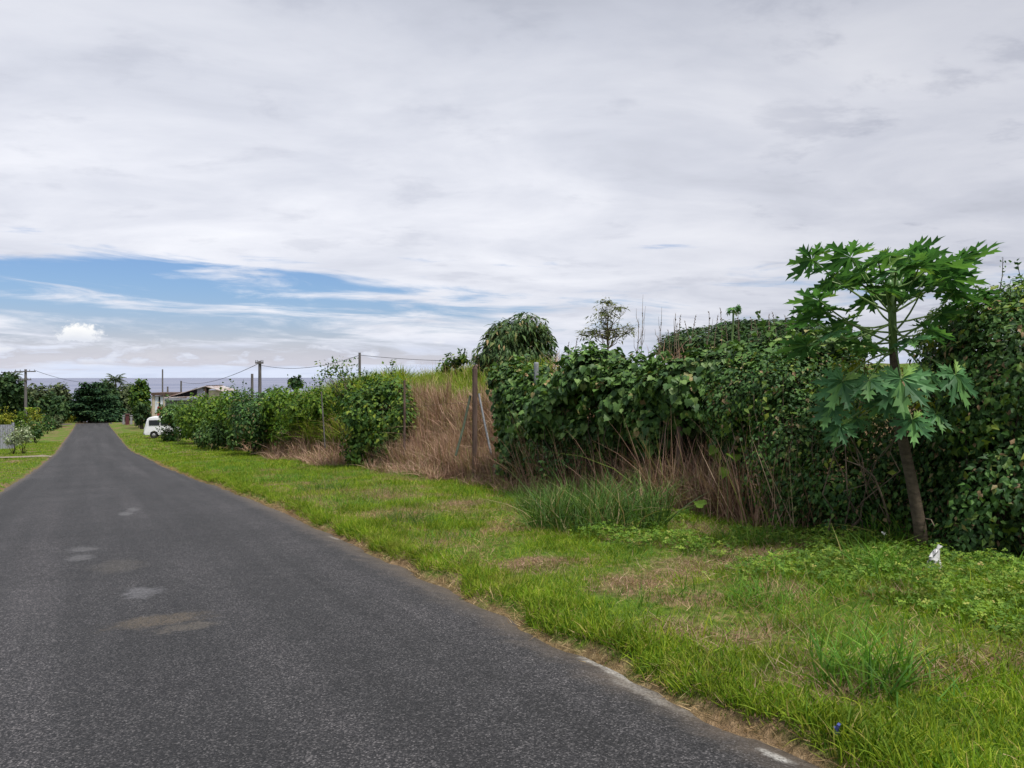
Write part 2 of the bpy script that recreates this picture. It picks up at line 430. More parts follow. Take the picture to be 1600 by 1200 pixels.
def unit(a): return a / (np.linalg.norm(a, axis=-1, keepdims=True) + 1e-9)
def orient(nrm, tip, scale):
    """columns: side, tip, normal"""
    nrm = unit(nrm); tip = unit(tip - nrm * np.sum(tip * nrm, -1, keepdims=True)); side = np.cross(tip, nrm)
    return np.stack([side, tip, nrm], -1) * np.asarray(scale)[:, None, None]
def upright(N, lean, hgt_, wid):
    """blades: z up with lean, random heading"""
    a = rng.random(N) * 2 * math.pi
    f = np.stack([np.cos(a), np.sin(a), np.zeros(N)], -1)
    l = rng.normal(0, lean, (N, 2))
    z = unit(np.stack([l[:, 0], l[:, 1], np.ones(N)], -1))
    y = unit(f - z * np.sum(f * z, -1, keepdims=True)); x = np.cross(y, z)
    return np.stack([x * np.asarray(wid)[:, None], y * np.asarray(hgt_)[:, None], z * np.asarray(hgt_)[:, None]], -1)
def add_blades(mb, P, hgt_, lean=.3, kinds=BLADES, wid=None):
    N = len(P); k = rng.integers(0, len(kinds), N)
    Mx = upright(N, lean, hgt_, hgt_ if wid is None else wid)
    for i in range(len(kinds)):
        m = k == i; mb.inst(kinds[i], P[m], Mx[m])
def field(n, u0, u1, v0, v1, dens=None):
    u = rng.uniform(u0, u1, n); v = rng.uniform(v0, v1, n)
    if dens is not None:
        keep = rng.random(n) < dens(u, v); u = u[keep]; v = v[keep]
    return u, v, np.stack([v, u, hgt(u, v)], -1)
def in_view(P, m=.06):
    d = P @ FWD; x = (P @ RIGHT) / np.maximum(d, .1)
    return (d > .5) & (np.abs(x) < 800 / F + m)

# foliage masses: leaves through the outer part of a union of lumpy ellipsoids
def ell(px, py, d, rpx, rpz, rd=None):
    c = at(px, py, d); a = rpx / F * d; b = rpz / F * d
    return (c, a, rd if rd else min(a, b) * .9, b)
def blob_leaves(mb, ells, per_m2, size, tmpl=OVATE, depth=.35, lump=.28, gap=.36, gscale=2.4, droop=.6, outward=.8, jit=.35, seed=0, zmin=None, core=.25, upw=.35):
    centers = [e[0] for e in ells]
    for k, (c, a, b, h) in enumerate(ells):
        area = 4 * math.pi * (((a * b) ** 1.6 + (a * h) ** 1.6 + (b * h) ** 1.6) / 3) ** (1 / 1.6)
        N = int(area * per_m2)
        q = unit(rng.normal(size=(N, 3)))
        # lumps
        l = fbm(q[:, 0] * 2.6 + 7 * k + seed, q[:, 1] * 2.6 + q[:, 2] * 2.1 + 3 * k, 3)
        r = 1 + lump * (l - .5) * 2
        inw = rng.exponential(depth, N) / ((a + b + h) / 3)
        deep = rng.random(N) < core
        inw = np.where(deep, rng.random(N) * .8, np.minimum(inw, .85))
        r = r * (1 - inw) + rng.normal(0, .02, N)
        P = c + (q[:, 0:1] * a * RIGHT + q[:, 1:2] * b * FWD + q[:, 2:3] * h * UP) * r[:, None]
        keep = np.ones(N, bool)
        along = P @ RIGHT; wv = fbm(along * gscale / max(1, a) ** .5 + 5 * seed, P[:, 2] * gscale * 1.2 / max(1, a) ** .5 + (P @ FWD) * .8, 3)
        keep &= ~((wv < gap) & (inw < .42) & (rng.random(N) < .93))
        for j, (c2, a2, b2, h2) in enumerate(ells):
            if j == k: continue
            w = P - c2
            rr = np.sqrt((w @ RIGHT / a2) ** 2 + (w @ FWD / b2) ** 2 + (w[:, 2] / h2) ** 2)
            keep &= ~((rr < .6) & (rng.random(N) < .8))
        if zmin is not None:
            keep &= P[:, 2] > hgt(P[:, 1], P[:, 0]) + zmin
        P = P[keep]; q = q[keep]; N = len(P)
        nout = unit(q[:, 0:1] / a * RIGHT + q[:, 1:2] / b * FWD + q[:, 2:3] / h * UP)
        nrm = nout * outward + np.array([0, 0, upw]) + rng.normal(0, jit, (N, 3))
        tip = nout * .5 + np.array([0, 0, -droop]) + rng.normal(0, .5, (N, 3))
        s = size * rng.uniform(.45, 1.5, N)
        mb.inst(tmpl, P, orient(nrm, tip, s))
def twigs(mb, base, ends, r0=.02, r1=.006, wob=.08, n=5):
    base = np.asarray(base, float)
    for e in ends:
        e = np.asarray(e, float); L = np.linalg.norm(e - base)
        t = np.linspace(0, 1, n)[:, None]
        p = base + (e - base) * t + rng.normal(0, wob * L / n, (n, 3)) * np.sin(t * math.pi)
        mb.tube(p, np.linspace(r0, r1, n), 5, False)
def ell_ends(ells, k, f=.75):
    out = []
    for i in range(k):
        c, a, b, h = ells[i % len(ells)]
        q = unit(rng.normal(size=3)); q[2] = abs(q[2]) * .8
        out.append(c + (q[0] * a * RIGHT + q[1] * b * FWD + q[2] * h * UP) * f)
    return out

# ================================================================== SETTING
def grid(us, vs, fz):
    U, V = np.meshgrid(us, vs, indexing='ij')
    P = np.stack([V, U, fz(U, V)], -1).reshape(-1, 3)
    nv = len(vs)
    i = np.arange(len(us) - 1)[:, None] * nv + np.arange(nv - 1)[None, :]
    f = np.stack([i, i + 1, i + nv + 1, i + nv], -1).reshape(-1, 4)
    return P, f
def add_grid(mb, us, vs, fz):
    P, f = grid(us, vs, fz)
    mb.V.append(P); mb.L.append(f.ravel() + mb.n); mb.T.append(np.full(len(f), 4)); mb.n += len(P)
mb = MB()
us = np.concatenate([np.arange(-60, -4, 2.0), np.arange(-4, 40, .12), np.arange(40, 80, .5), np.arange(80, 180, 2), np.arange(180, 620, 20)])
vs = np.concatenate([np.arange(-400, -40, 20), np.arange(-40, -8, 1.0), np.arange(-8, -2.2, .2), np.arange(-2.2, 3.6, .08), np.arange(3.6, 14, .15), np.arange(14, 40, 1.0), np.arange(40, 420, 20)])
add_grid(mb, us, vs, hgt)
go = tag(mb.build('ground', M['ground'], smooth=True), kind='structure')
_P = np.concatenate(mb.V); _a = go.data.attributes.new('edge', 'FLOAT', 'POINT')
_b = go.data.attributes.new('bare', 'FLOAT', 'POINT'); _b.data.foreach_set('value', bare(_P[:, 1], _P[:, 0]).astype(np.float32))
_a.data.foreach_set('value', np.where(_P[:, 0] > 0, _P[:, 0] - edge_r(_P[:, 1]), edge_l(_P[:, 1]) - _P[:, 0]).astype(np.float32))

WHITE = (.5, .5, .48)
ROAD_MARKS += [(960, 1052, .40, .075, WHITE, .8), (1010, 1090, .45, .10, (.3, .29, .27), .55), (1210, 1192, .12, .05, WHITE, .7),
               (222, 945, .30, .20, (.13, .13, .14), .6), (250, 992, .22, .42, (.10, .078, .05), .55), (285, 1003, .15, .25, (.11, .095, .075), .5),
               (130, 872, .30, .18, (.13, .13, .135), .5), (125, 886, .3, .16, (.13, .13, .135), .5),
               (208, 806, .4, .12, (.14, .14, .145), .55), (196, 813, .4, .14, (.14, .14, .145), .55), (185, 900, .5, .3, (.07, .062, .05), .4),
               (745, 918, .2, .05, (.3, .3, .29), .6), (522, 843, .25, .06, (.4, .38, .35), .7)]
M['road'] = road_material()
mb = MB()
ur = np.concatenate([np.arange(-30, 60, .15), np.arange(60, 131.5, .5)])
ts = np.linspace(0, 1, 17)
L_, R_ = edge_l(ur), edge_r(ur)
V = L_[:, None] + (R_ - L_)[:, None] * ts[None, :]
camber = .05 * (1 - (2 * ts - 1) ** 2)
Zr = zr(ur)[:, None] + camber[None, :] - .005
Zr[:, 0] -= .05; Zr[:, -1] -= .05
P = np.stack([V, np.repeat(ur[:, None], 17, 1), Zr], -1).reshape(-1, 3)
i = np.arange(len(ur) - 1)[:, None] * 17 + np.arange(16)[None, :]
f = np.stack([i, i + 1, i + 18, i + 17], -1).reshape(-1, 4)
mb.V.append(P); mb.L.append(f.ravel()); mb.T.append(np.full(len(f), 4)); mb.n = len(P)
tag(mb.build('road', M['road'], smooth=True), kind='structure')
mb = MB()
add_grid(mb, np.linspace(131, 136.5, 5), np.linspace(-60, 60, 61), lambda u, v: zr(u) + .06 + 0 * v + np.minimum(0, hgt(u, v) - zr(u)))
tag(mb.build('cross_road', M['road']), kind='structure')
# concrete driveway strip on the left verge
dl = gpt(30, 715)
mb = MB()
add_grid(mb, np.linspace(dl[1] - 1.3, dl[1] + 1.3, 7), np.linspace(-22, -2.0, 40), lambda u, v: hgt(u, v) + .05)
tag(mb.build('driveway', M['concrete']), kind='structure')
# sea
M['sea'] = sea_material()
mb = MB()
th = np.linspace(0, 2 * math.pi, 181)[:-1]
rs = [300, 800, 2000, 5000, 12000]
vv = [(r * math.cos(a), r * math.sin(a), -40) for r in rs for a in th]
ff = [(k * 180 + j, k * 180 + (j + 1) % 180, (k + 1) * 180 + (j + 1) % 180, (k + 1) * 180 + j) for k in range(4) for j in range(180)]
mb.add(vv, ff)
tag(mb.build('sea', M['sea']), kind='structure')

# ================================================================== GRASS (stuff)
def tuft_noise(u, v): return fbm(u * 1.6 + 4, v * 1.6 + 9, 3) - .19 * sstep(.50, .62, fbm(u * 1.3 + 40, v * 1.5 + 2, 4))
mb = MB()
def lay(n, u0, u1, v0, v1, h0, h1, lo=.30, wmul=1.0):
    u, v, P = field(n, u0, u1, v0, v1, lambda u, v: sstep(lo, lo + .22, tuft_noise(u, v)) * .82 + .18)
    keep = in_view(P) & (rng.random(len(u)) > bare(u, v) * .62) & (v > edge_r(u) + .02 + .14 * (vnoise(u * 4, 2.2)) * rng.random(len(u)))
    P = P[keep]; u = u[keep]; v = v[keep]
    big = fbm(u * .7, v * .7 + 3)
    h = rng.uniform(h0, h1, len(P)) * (.45 + 1.5 * np.clip(big - .2, 0, 1) ** 1.1) * np.where(rng.random(len(P)) < .02, 2.0, 1)
    add_blades(mb, P, h, .45, BLADES, wid=h * wmul * rng.uniform(.7, 1.3, len(P)) * (.07 / np.maximum(h, .03)) ** .5)
lay(100000, .8, 5, 2.4, 7.6, .05, .12, .34)
lay(130000, 5, 12, 2.4, 7.6, .05, .13, .34)
lay(70000, 12, 24, 2.4, 7.8, .07, .15, .25, 1.3)
lay(45000, 24, 45, 2.4, 8.4, .08, .18, .2, 2.0)
lay(16000, 45, 90, 2.3, 9, .1, .2, .1, 3.5)
tag(mb.build('verge_grass', M['verge']), 'short bright green grass on the verge between road and hedge', 'grass', kind='stuff')
# edge overhang: denser, taller fringe of the sod
mb = MB()
u = rng.uniform(1, 30, 34000); v = edge_r(u) + .0 + np.abs(rng.normal(0, .15, len(u))) + .13 * vnoise(u * 2.3, 5) ** 1.5
P = np.stack([v, u, hgt(u, v)], -1); P = P[in_view(P)]
add_blades(mb, P, rng.uniform(.06, .13, len(P)) * (.7 + .6 * vnoise(P[:, 1] * 2, 1.0)), .5)
tag(mb.build('fringe_grass', M['verge']), 'denser grass fringe along the right road edge', 'grass', kind='stuff')
# straw along the road edge
mb = MB()
u = rng.uniform(1, 40, 9000); v = edge_r(u) + rng.normal(.03, .05, len(u))
P = np.stack([v, u, np.maximum(hgt(u, v), np.where(v < edge_r(u), zr(u) - .02, -99)) + .012], -1); P = P[in_view(P)]
add_blades(mb, P, rng.uniform(.03, .09, len(P)), 2.2, THIN, wid=rng.uniform(.1, .2, len(P)))
tag(mb.build('straw', M['straw']), 'dry straw strewn along the right road edge', 'straw', kind='stuff')
# straw patches in the verge
mb = MB()
u, v, P = field(56000, 1, 26, 2.8, 7.4, lambda u, v: sstep(.50, .64, fbm(u * 1.3 + 40, v * 1.5 + 2, 4)))
P = P[in_view(P)]; P[:, 2] += .015
add_blades(mb, P, rng.uniform(.05, .13, len(P)), 1.1, THIN, wid=rng.uniform(.1, .22, len(P)))
tag(mb.build('dead_grass', M['straw']), 'patches of withered tan grass lying in the verge', 'grass', kind='stuff')
# darker weedy grass growing in patches
mb = MB()
u, v, P = field(52000, 3, 34, 3.2, 7.6, lambda u, v: sstep(.53, .66, fbm(u * .8 + 90, v * 1.3 + 33, 4) + .07 * sstep(5, 7, v)))
P = P[in_view(P)]; P = P[rng.random(len(P)) > bare(P[:, 1], P[:, 0]) * .8]; h = rng.uniform(.07, .22, len(P)) * (.5 + fbm(P[:, 1] * 2, P[:, 0] * 2))
add_blades(mb, P, h, .45, CURVY, wid=h * .8)
tag(mb.build('weedy_grass', M['tuft']), 'patches of longer darker grass and weeds across the right verge', 'grass', kind='stuff')
mb = MB()
for c, rv, ru in BARE:
    n = int(380 * rv * ru / .15); v = c[0] + rng.normal(0, rv * .45, n); u = c[1] + rng.normal(0, ru * .45, n)
    P = np.stack([v, u, hgt(u, v) + .012], -1); P = P[in_view(P)]
    add_blades(mb, P, rng.uniform(.05, .15, len(P)), 1.1, CURVY, wid=rng.uniform(.05, .11, len(P)))
tag(mb.build('withered_grass', M['dry']), 'small withered brown grass patches on the near right verge', 'grass', kind='stuff')
# left lawn
mb = MB()
u, v, P = field(60000, 14, 75, -12, -2.1); P = P[in_view(P) & (np.abs(P[:, 1] - dl[1]) > 1.35)]
h = rng.uniform(.03, .07, len(P)) * (1 + P[:, 1] / 60)
add_blades(mb, P, h, .5, BLADES, wid=h * 2.5)
tag(mb.build('lawn_grass', M['verge']), 'short lawn grass left of the road', 'grass', kind='stuff')
# broad-leaved ground cover at the right
mb = MB()
def cover_d(u, v): return sstep(.42, .6, fbm(u * 1.1 + 70, v * 1.1 + 20, 3) + .13 * sstep(5.2, 6.6, v) - .5 * bare(u, v) - .10 * (1 - sstep(.4, .55, fbm(u * .8 + 3, v * .8 + 50))) - .5 * (1 - sstep(3.6, 5.2, v)) - .12 * (fbm(u * 2.7, v * 2.7 + 8) < .45))
u, v, P = field(50000, .5, 9, 3.8, 7.5, cover_d)
P = P[in_view(P)]; n = len(P); P[:, 2] += rng.uniform(.02, .13, n) * (.5 + vnoise(P[:, 0] * 5, P[:, 1] * 5))
mb.inst(CLOVER, P, orient(rng.normal(0, .4, (n, 3)) + [0, 0, 1], rng.normal(0, 1, (n, 3)), rng.uniform(.014, .034, n)))
tag(mb.build('ground_cover', M['cover']), 'low leafy creeping weeds spreading in front of the right hedge', 'ground cover', kind='stuff')
# hill grass
mb = MB()
u, v, P = field(70000, 14, 50, 8.9, 18, lambda u, v: .4 + .6 * fbm(u * .8, v * .8))
x = (P @ RIGHT) / (P @ FWD); P = P[(x < .05) & (x > -.4)]
h = rng.uniform(.3, .75, len(P))
add_blades(mb, P, h, .25, CURVY, wid=h * .9)
u, v, P = field(40000, 26, 66, 8.0, 11); x = (P @ RIGHT) / (P @ FWD); P = P[(x < -.13) & (x > -.45)]
h = rng.uniform(.4, 1.0, len(P)) * (1 + .4 * fbm(P[:, 1] * .4, P[:, 0] * .4))
add_blades(mb, P, h, .22, CURVY, wid=h * 1.2)
tag(mb.build('hill_grass', M['hill']), 'tall yellow green grass covering the bank behind the fence', 'grass', kind='stuff')
# thin seed heads against the sky on the hill
mb = MB()
u, v, P = field(900, 22, 42, 10, 16); x = (P @ RIGHT) / (P @ FWD); P = P[(x < .0) & (x > -.2)]
h = rng.uniform(.7, 1.15, len(P)); add_blades(mb, P, h, .12, THIN, wid=h * .5)
tag(mb.build('seed_heads', M['straw']), 'thin pale grass seed heads rising along the hill crest', 'grass', kind='stuff')
# dry bank grass
mb = MB()
def dry(n, u0, u1, v0, v1, h0, h1, lean=.25, sc=1.0, dens=None, kinds=None):
    u, v, P = field(n, u0, u1, v0, v1, dens); P = P[in_view(P)]
    h = rng.uniform(h0, h1, len(P)); add_blades(mb, P, h * (.5 + fbm(P[:, 1] * 1.7, P[:, 0] * 1.7)), lean, kinds or CURVY, wid=h * .6 * sc)
dry(30000, 14.5, 25, 7.4, 9.0, .35, 1.05, .13, 1, None, STALKS)
dry(6000, 14.5, 25, 7.4, 8.8, .3, .9, .35)
dry(1500, 7.4, 9.8, 7.1, 7.6, .3, .95, .2, 1, None, STALKS)
dry(360, 6.4, 12.5, 6.9, 7.3, .8, 1.7, .25, .5, None, STALKS)
dry(1300, 6.2, 14, 6.95, 7.5, .3, 1.3, .3, .6, None, STALKS)
dry(5000, 15, 22, 6.9, 7.6, .15, .55, .5, 1, lambda u, v: sstep(.42, .6, fbm(u * .7, v * 1.2 + 5)))
dry(13000, 7.5, 14.5, 7.5, 9.5, .4, .95, .35)
dry(7000, 8, 15, 6.75, 7.6, .12, .5, .6, 1, lambda u, v: sstep(.35, .6, fbm(u * .9 + 9, v * 1.2 + 5)))
dry(12000, 24, 50, 7.3, 9.3, .3, .9, .3, 1.4)
dry(5000, 25, 36, 6.6, 7.6, .15, .6, .6, 1.3, lambda u, v: sstep(.47, .62, fbm(u * .35 + 3, v * 1.2 + 5)))
dry(5000, 17, 28, 12.4, 16, .4, .95, .2, 1.2, lambda u, v: sstep(.45, .6, fbm(u * .4 + 13, v * .5 + 2)))
tag(mb.build('dry_grass', M['dry']), 'tall dead brown grass hanging over the bank along the fence', 'dry grass', kind='stuff')

# ================================================================== FENCE
fence = thing('chain_link_fence', (7.45, 16, float(hgt(16, 7.3))), 'overgrown chain link fence with bare posts along the foot of the bank', 'fence')
def fence_post(px, top, bot, r, mat, name='post', d=None, lean=0):
    d = d or 7.45 / (sn + cs * (px - CX) / F)
    a = at(px, bot, d); b = at(px + lean, top, d)
    mb = MB(); mb.tube([a, (a + b) / 2, b - (b - a) * .01, b], [r, r * .97, r * .95, r * .8], 10); return mb.build(name, mat, fence)
fence_post(742, 574, 752, .06, M['oldwood'])
fence_post(632, 594, 735, .032, M['oldwood'])
fence_post(508, 612, 700, .026, M['pole'], lean=-6)
fence_post(838, 566, 745, .05, M['galv'])
fence_post(1128, 655, 800, .03, M['greenpipe'])
fence_post(1062, 640, 790, .05, M['oldwood'])
dB = 7.45 / (sn + cs * (740 - CX) / F)
mb = MB(); mb.tube([at(735, 618, dB), at(724, 668, dB - .1), at(712, 712, dB - .25)], .028, 8); mb.build('brace', M['greenpipe'], fence)
mb = MB(); mb.tube([at(748, 615, dB), at(757, 660, dB - .1), at(768, 712, dB - .2)], .024, 8); mb.build('brace', M['galv'], fence)
mb = MB(); mb.tube([at(744, 574, dB), at(742, 571, dB)], .06, 8); mb.build('post_cap', M['oldwood'], fence)
mb = MB()
Hm = 1.75
for k, u0 in enumerate(np.arange(6.0, 14.6, .075)):
    for sgn in (1, -1):
        p0 = np.array([7.62, u0, 0]); p1 = np.array([7.62, u0 + sgn * Hm, 0])
        pts = []
        for t in (0, .5, 1):
            p = p0 + (p1 - p0) * t; p[2] = zr(p[1]) + .08 + Hm * t; p[0] += .06 * math.sin(p[1] * 1.3) * t; pts.append(p)
        mb.tube(pts, .0012, 3, False)
for hz in (.12, 1.8):
    uu = np.arange(6, 30, 1.0); mb.tube(np.stack([7.62 + .06 * np.sin(uu * 1.3) * hz / 1.8, uu, zr(uu) + hz], -1), .003, 4, False)
mb.build('wire_mesh', M['oldwood'], fence)

# ================================================================== HEDGE SHRUBS
def shoots(fol, stm, ells, k, L, size, tmpl=OVATE):
    """thin leafy shoots sticking out of the top and front of a mass"""
    for i in range(k):
        c, a, b, h = ells[rng.integers(0, len(ells))]
        q = unit(rng.normal(size=3) + np.array([0, 0, .9])); q[2] = abs(q[2])
        p0 = c + (q[0] * a * RIGHT + q[1] * b * FWD + q[2] * h * UP) * .85
        l = L * rng.uniform(.4, 1.2); dr = unit(q * .6 + np.array([0, 0, .8]) + rng.normal(0, .45, 3))
        n = 5; t = np.linspace(0, 1, n)[:, None]
        p = p0 + dr * l * t + np.array([0, 0, -.35 * l]) * t * t * rng.random() + rng.normal(0, .03 * l, (n, 3))
        stm.tube(p, np.linspace(.006, .002, n), 4, False)
        m = 12; tt = rng.random(m); idx = (tt * (n - 1)).astype(int); fr = (tt * (n - 1) - idx)[:, None]
        P = p[idx] * (1 - fr) + p[idx + 1] * fr + rng.normal(0, size * .25, (m, 3))
        fol.inst(tmpl, P, orient(rng.normal(0, .6, (m, 3)) + [0, 0, .7], rng.normal(0, .7, (m, 3)) + dr * .5, size * rng.uniform(.5, 1.1, m)))
def shrub(name, label, cat, base, ells, layers, stem_mat=M['darktwig'], nst=14, group=None, sr=.02, sh=30, shl=None):
    t = thing(name, base, label, cat, group)
    mb = MB()
    for kw in layers: blob_leaves(mb, ells, **kw['g'])
    sm = MB(); g0 = layers[0]['g']
    if sh: shoots(mb, sm, ells, sh, shl or g0['size'] * 5, g0['size'], g0.get('tmpl', OVATE))
    mb.build('foliage', M[layers[0]['m']], t)
    if nst:
        mb = sm
        b = np.array(base)
        for e in ell_ends(ells, nst, .85):
            st = b + np.array([0, 0, -.05]) + RIGHT * ((e - b) @ RIGHT) * .75 + FWD * ((e - b) @ FWD) * .5
            if nst <= 10: st = b + np.array([0, 0, -.05])
            st[2] = float(hgt(st[1], st[0])) - .05
            twigs(mb, st, [e], sr, .005, .25, 6)
        mb.build('stem', stem_mat, t)
    return t
def G(**k): return k
# 1 nearest right: big dark bush
E = [ell(1575, 600, 8.0, 105, 150, .9), ell(1500, 545, 8.5, 52, 75, .6), ell(1590, 760, 7.7, 110, 130, .7), ell(1490, 720, 8.3, 62, 150, .5), ell(1640, 480, 8.4, 100, 50, .6), ell(1545, 850, 7.65, 95, 60, .35), ell(1530, 660, 7.9, 70, 90, .5)]
nb = shrub('dark_shrub', 'tall dark small leaved bush at the right edge behind the papaya tree', 'shrub', on_ground(1540, 7.9), E,
      [{'m': 'dark', 'g': G(per_m2=1500, size=.062, depth=.25, lump=.35, seed=1, zmin=.0)}], nst=30)
# vine leaves on its top
mb = MB(); blob_leaves(mb, [ell(1585, 490, 8.2, 70, 45, .4), ell(1600, 640, 7.9, 60, 100, .4)], 380, .07, OVATE, .1, .3, core=.05)
mb.build('climbing_vine', M['shrub'], nb)
mb = MB(); blob_leaves(mb, E, 260, .08, OVATE, .1, .45, gap=.58, gscale=3.0, seed=6.1, core=0, zmin=.1)
mb.build('light_foliage', M['shrub'], nb)
# 2 tangled shrub left of the papaya
E = [ell(1240, 615, 9.9, 100, 75, .6), ell(1165, 630, 10.4, 70, 70, .5), ell(1255, 700, 9.5, 90, 110, .5), ell(1330, 660, 9.1, 65, 120, .5), ell(1330, 770, 8.8, 85, 80, .4), ell(1200, 750, 9.9, 45, 70, .35), ell(1410, 740, 8.6, 65, 120, .4), ell(1250, 780, 9.3, 60, 50, .35)]
shrub('tangled_shrub', 'tangled dark shrub with many thin stems left of the papaya tree', 'shrub', on_ground(1250, 9.3), E,
      [{'m': 'dark', 'g': G(per_m2=1150, size=.056, depth=.25, lump=.4, seed=5, zmin=.05)}], nst=60, stem_mat=M['twig'], sr=.009)
for q_, (sd, lab) in enumerate(((3.3, ''),)):
    mb = MB(); blob_leaves(mb, E, 260, .07, OVATE, .1, .45, gap=.56, gscale=3.4, seed=sd, core=0, zmin=.1)
    mb.build('light_foliage', M['shrub'], bpy.data.objects['tangled_shrub'])
# 3 broad-leaved vine mound
E = [ell(928, 592, 13.2, 62, 52, .7), ell(1000, 625, 12.5, 90, 62, .7), ell(1085, 605, 11.6, 85, 60, .7), ell(880, 640, 13.9, 60, 60, .6), ell(1040, 665, 12.0, 75, 45, .5), ell(1150, 575, 11.4, 80, 38, .6), ell(940, 680, 13.0, 60, 35, .4)]
shrub('vine_mound', 'large mound of broad leaved green vine hanging over the fence in the middle', 'vine', on_ground(990, 12.6), E,
      [{'m': 'vine', 'g': G(per_m2=800, size=.092, tmpl=HEART, depth=.18, lump=.4, seed=9, zmin=.4, droop=1.0, core=.2)}], nst=36, sr=.016)
E = [ell(1210, 560, 10.6, 80, 32, .5), ell(1290, 545, 10.2, 60, 28, .5), ell(1150, 690, 10.6, 40, 50, .25), ell(1300, 590, 9.9, 50, 30, .3)]
shrub('creeping_vine', 'bright green vine trailing over the top of the tangled shrub', 'vine', on_ground(1230, 10.4), E,
      [{'m': 'vine', 'g': G(per_m2=520, size=.085, tmpl=HEART, depth=.12, lump=.45, seed=19, droop=.9, core=.05)}], nst=6)
# dark leaves low under the mound
E = [ell(960, 720, 13.3, 110, 50, .5), ell(1050, 735, 12.2, 50, 45, .4), ell(880, 720, 14.0, 60, 50, .5), ell(930, 690, 13.3, 60, 40, .5)]
shrub('undergrowth', 'dark shaded undergrowth beneath the broad leaved vine mound', 'shrub', on_ground(970, 13.4), E,
      [{'m': 'dark', 'g': G(per_m2=520, size=.065, depth=.3, lump=.4, seed=29, zmin=.05)}], nst=40, stem_mat=M['twig'], sr=.010)
# 4 left vine column
E = [ell(785, 600, 16.1, 22, 26, .4), ell(806, 612, 15.9, 40, 42, .6), ell(835, 640, 15.2, 45, 65, .6), ell(815, 700, 15.4, 38, 55, .45), ell(850, 690, 14.9, 40, 60, .4), ell(795, 650, 15.9, 28, 50, .4)]
shrub('vine_column', 'dense dark vine clump right of the braced wooden fence post', 'vine', on_ground(820, 15.4), E,
      [{'m': 'vine', 'g': G(per_m2=750, size=.085, tmpl=HEART, depth=.16, lump=.55, seed=39, zmin=.05, droop=.9)}], nst=14)
# 5 shrub left of the dry bank
E = [ell(582, 650, 24.0, 58, 55, 1.1), ell(615, 690, 23.2, 40, 42, .8), ell(632, 660, 22.6, 24, 45, .6), ell(552, 622, 25, 38, 32, .8), ell(605, 612, 24.2, 42, 26, .8), ell(570, 700, 23.8, 35, 35, .7)]
t5 = shrub('roadside_shrub', 'leafy green shrub with open twigs on top left of the brown bank', 'shrub', on_ground(590, 23.4), E,
      [{'m': 'shrub', 'g': G(per_m2=330, size=.13, depth=.3, lump=.55, seed=49, zmin=.05)}], nst=20)
mb = MB()
ends = [at(524 + rng.uniform(-20, 30), 580 + rng.uniform(-8, 16), 25 + rng.uniform(-.6, .6)) for _ in range(18)]
twigs(mb, at(545, 640, 25), ends, .02, .006, .3)
mb.build('branch', M['twig'], t5)
mb = MB(); Pq = np.concatenate([e + rng.normal(0, .16, (22, 3)) for e in ends])
mb.inst(OVATE, Pq, orient(rng.normal(0, .6, (len(Pq), 3)) + [0, 0, .6], rng.normal(0, 1, (len(Pq), 3)), rng.uniform(.06, .13, len(Pq))))
mb.build('top_foliage', M['shrub'], t5)
# 6 green vine bank
E = [ell(470, 640, 34, 40, 32, 1.2), ell(440, 636, 37, 30, 30, 1.2), ell(498, 634, 31, 22, 30, .9), ell(450, 675, 35.5, 30, 20, .5)]
shrub('vine_bank', 'yellow green creeper covered bank left of the leaning grey post', 'vine', on_ground(470, 33), E,
      [{'m': 'bright', 'g': G(per_m2=170, size=.17, depth=.3, lump=.35, seed=59, zmin=.3)}], nst=10)
# 7 round dark bush
E = [ell(396, 658, 37.5, 34, 46, 1.2), ell(412, 640, 38, 24, 30, 1.0), ell(382, 645, 38, 22, 32, .9)]
shrub('round_shrub', 'rounded very dark bush in the middle of the far hedge', 'shrub', on_ground(396, 37.4), E,
      [{'m': 'dark', 'g': G(per_m2=260, size=.14, depth=.3, lump=.2, seed=69, zmin=.02)}], nst=10)
# 8 hedge further
E = [ell(345, 652, 47, 28, 40, 1.5), ell(318, 652, 52, 26, 36, 1.5), ell(296, 655, 57, 20, 30, 1.4), ell(362, 640, 45, 20, 34, 1.2), ell(430, 638, 41, 24, 34, 1.2), ell(375, 655, 43, 20, 34, 1.0), ell(420, 668, 40, 16, 26, .8), ell(450, 648, 38.5, 22, 32, 1.0)]
shrub('far_hedge', 'light green bushy hedge between the white van and the dark bush', 'hedge', on_ground(330, 48), E,
      [{'m': 'bright', 'g': G(per_m2=130, size=.20, depth=.3, lump=.35, seed=79, zmin=.02)}], nst=8)
E = [ell(340, 680, 45.5, 20, 22, .6), ell(318, 683, 49, 16, 18, .6), ell(365, 680, 42.5, 10, 22, .5)]
shrub('low_vine', 'dark green vine at the foot of the light green hedge', 'vine', on_ground(335, 46), E,
      [{'m': 'vine', 'g': G(per_m2=160, size=.18, depth=.2, lump=.3, seed=89, zmin=.02)}], nst=0)
# 9 bush at the van
E = [ell(274, 648, 62, 24, 18, 1.4), ell(286, 662, 59, 12, 20, 1.0), ell(264, 645, 63, 14, 12, .9), ell(274, 654, 62.5, 12, 14, .8)]
shrub('bush', 'green bush growing in front of the white van', 'shrub', on_ground(278, 61), E,
      [{'m': 'vine', 'g': G(per_m2=120, size=.22, depth=.3, lump=.3, seed=99, zmin=.02)}], nst=5)

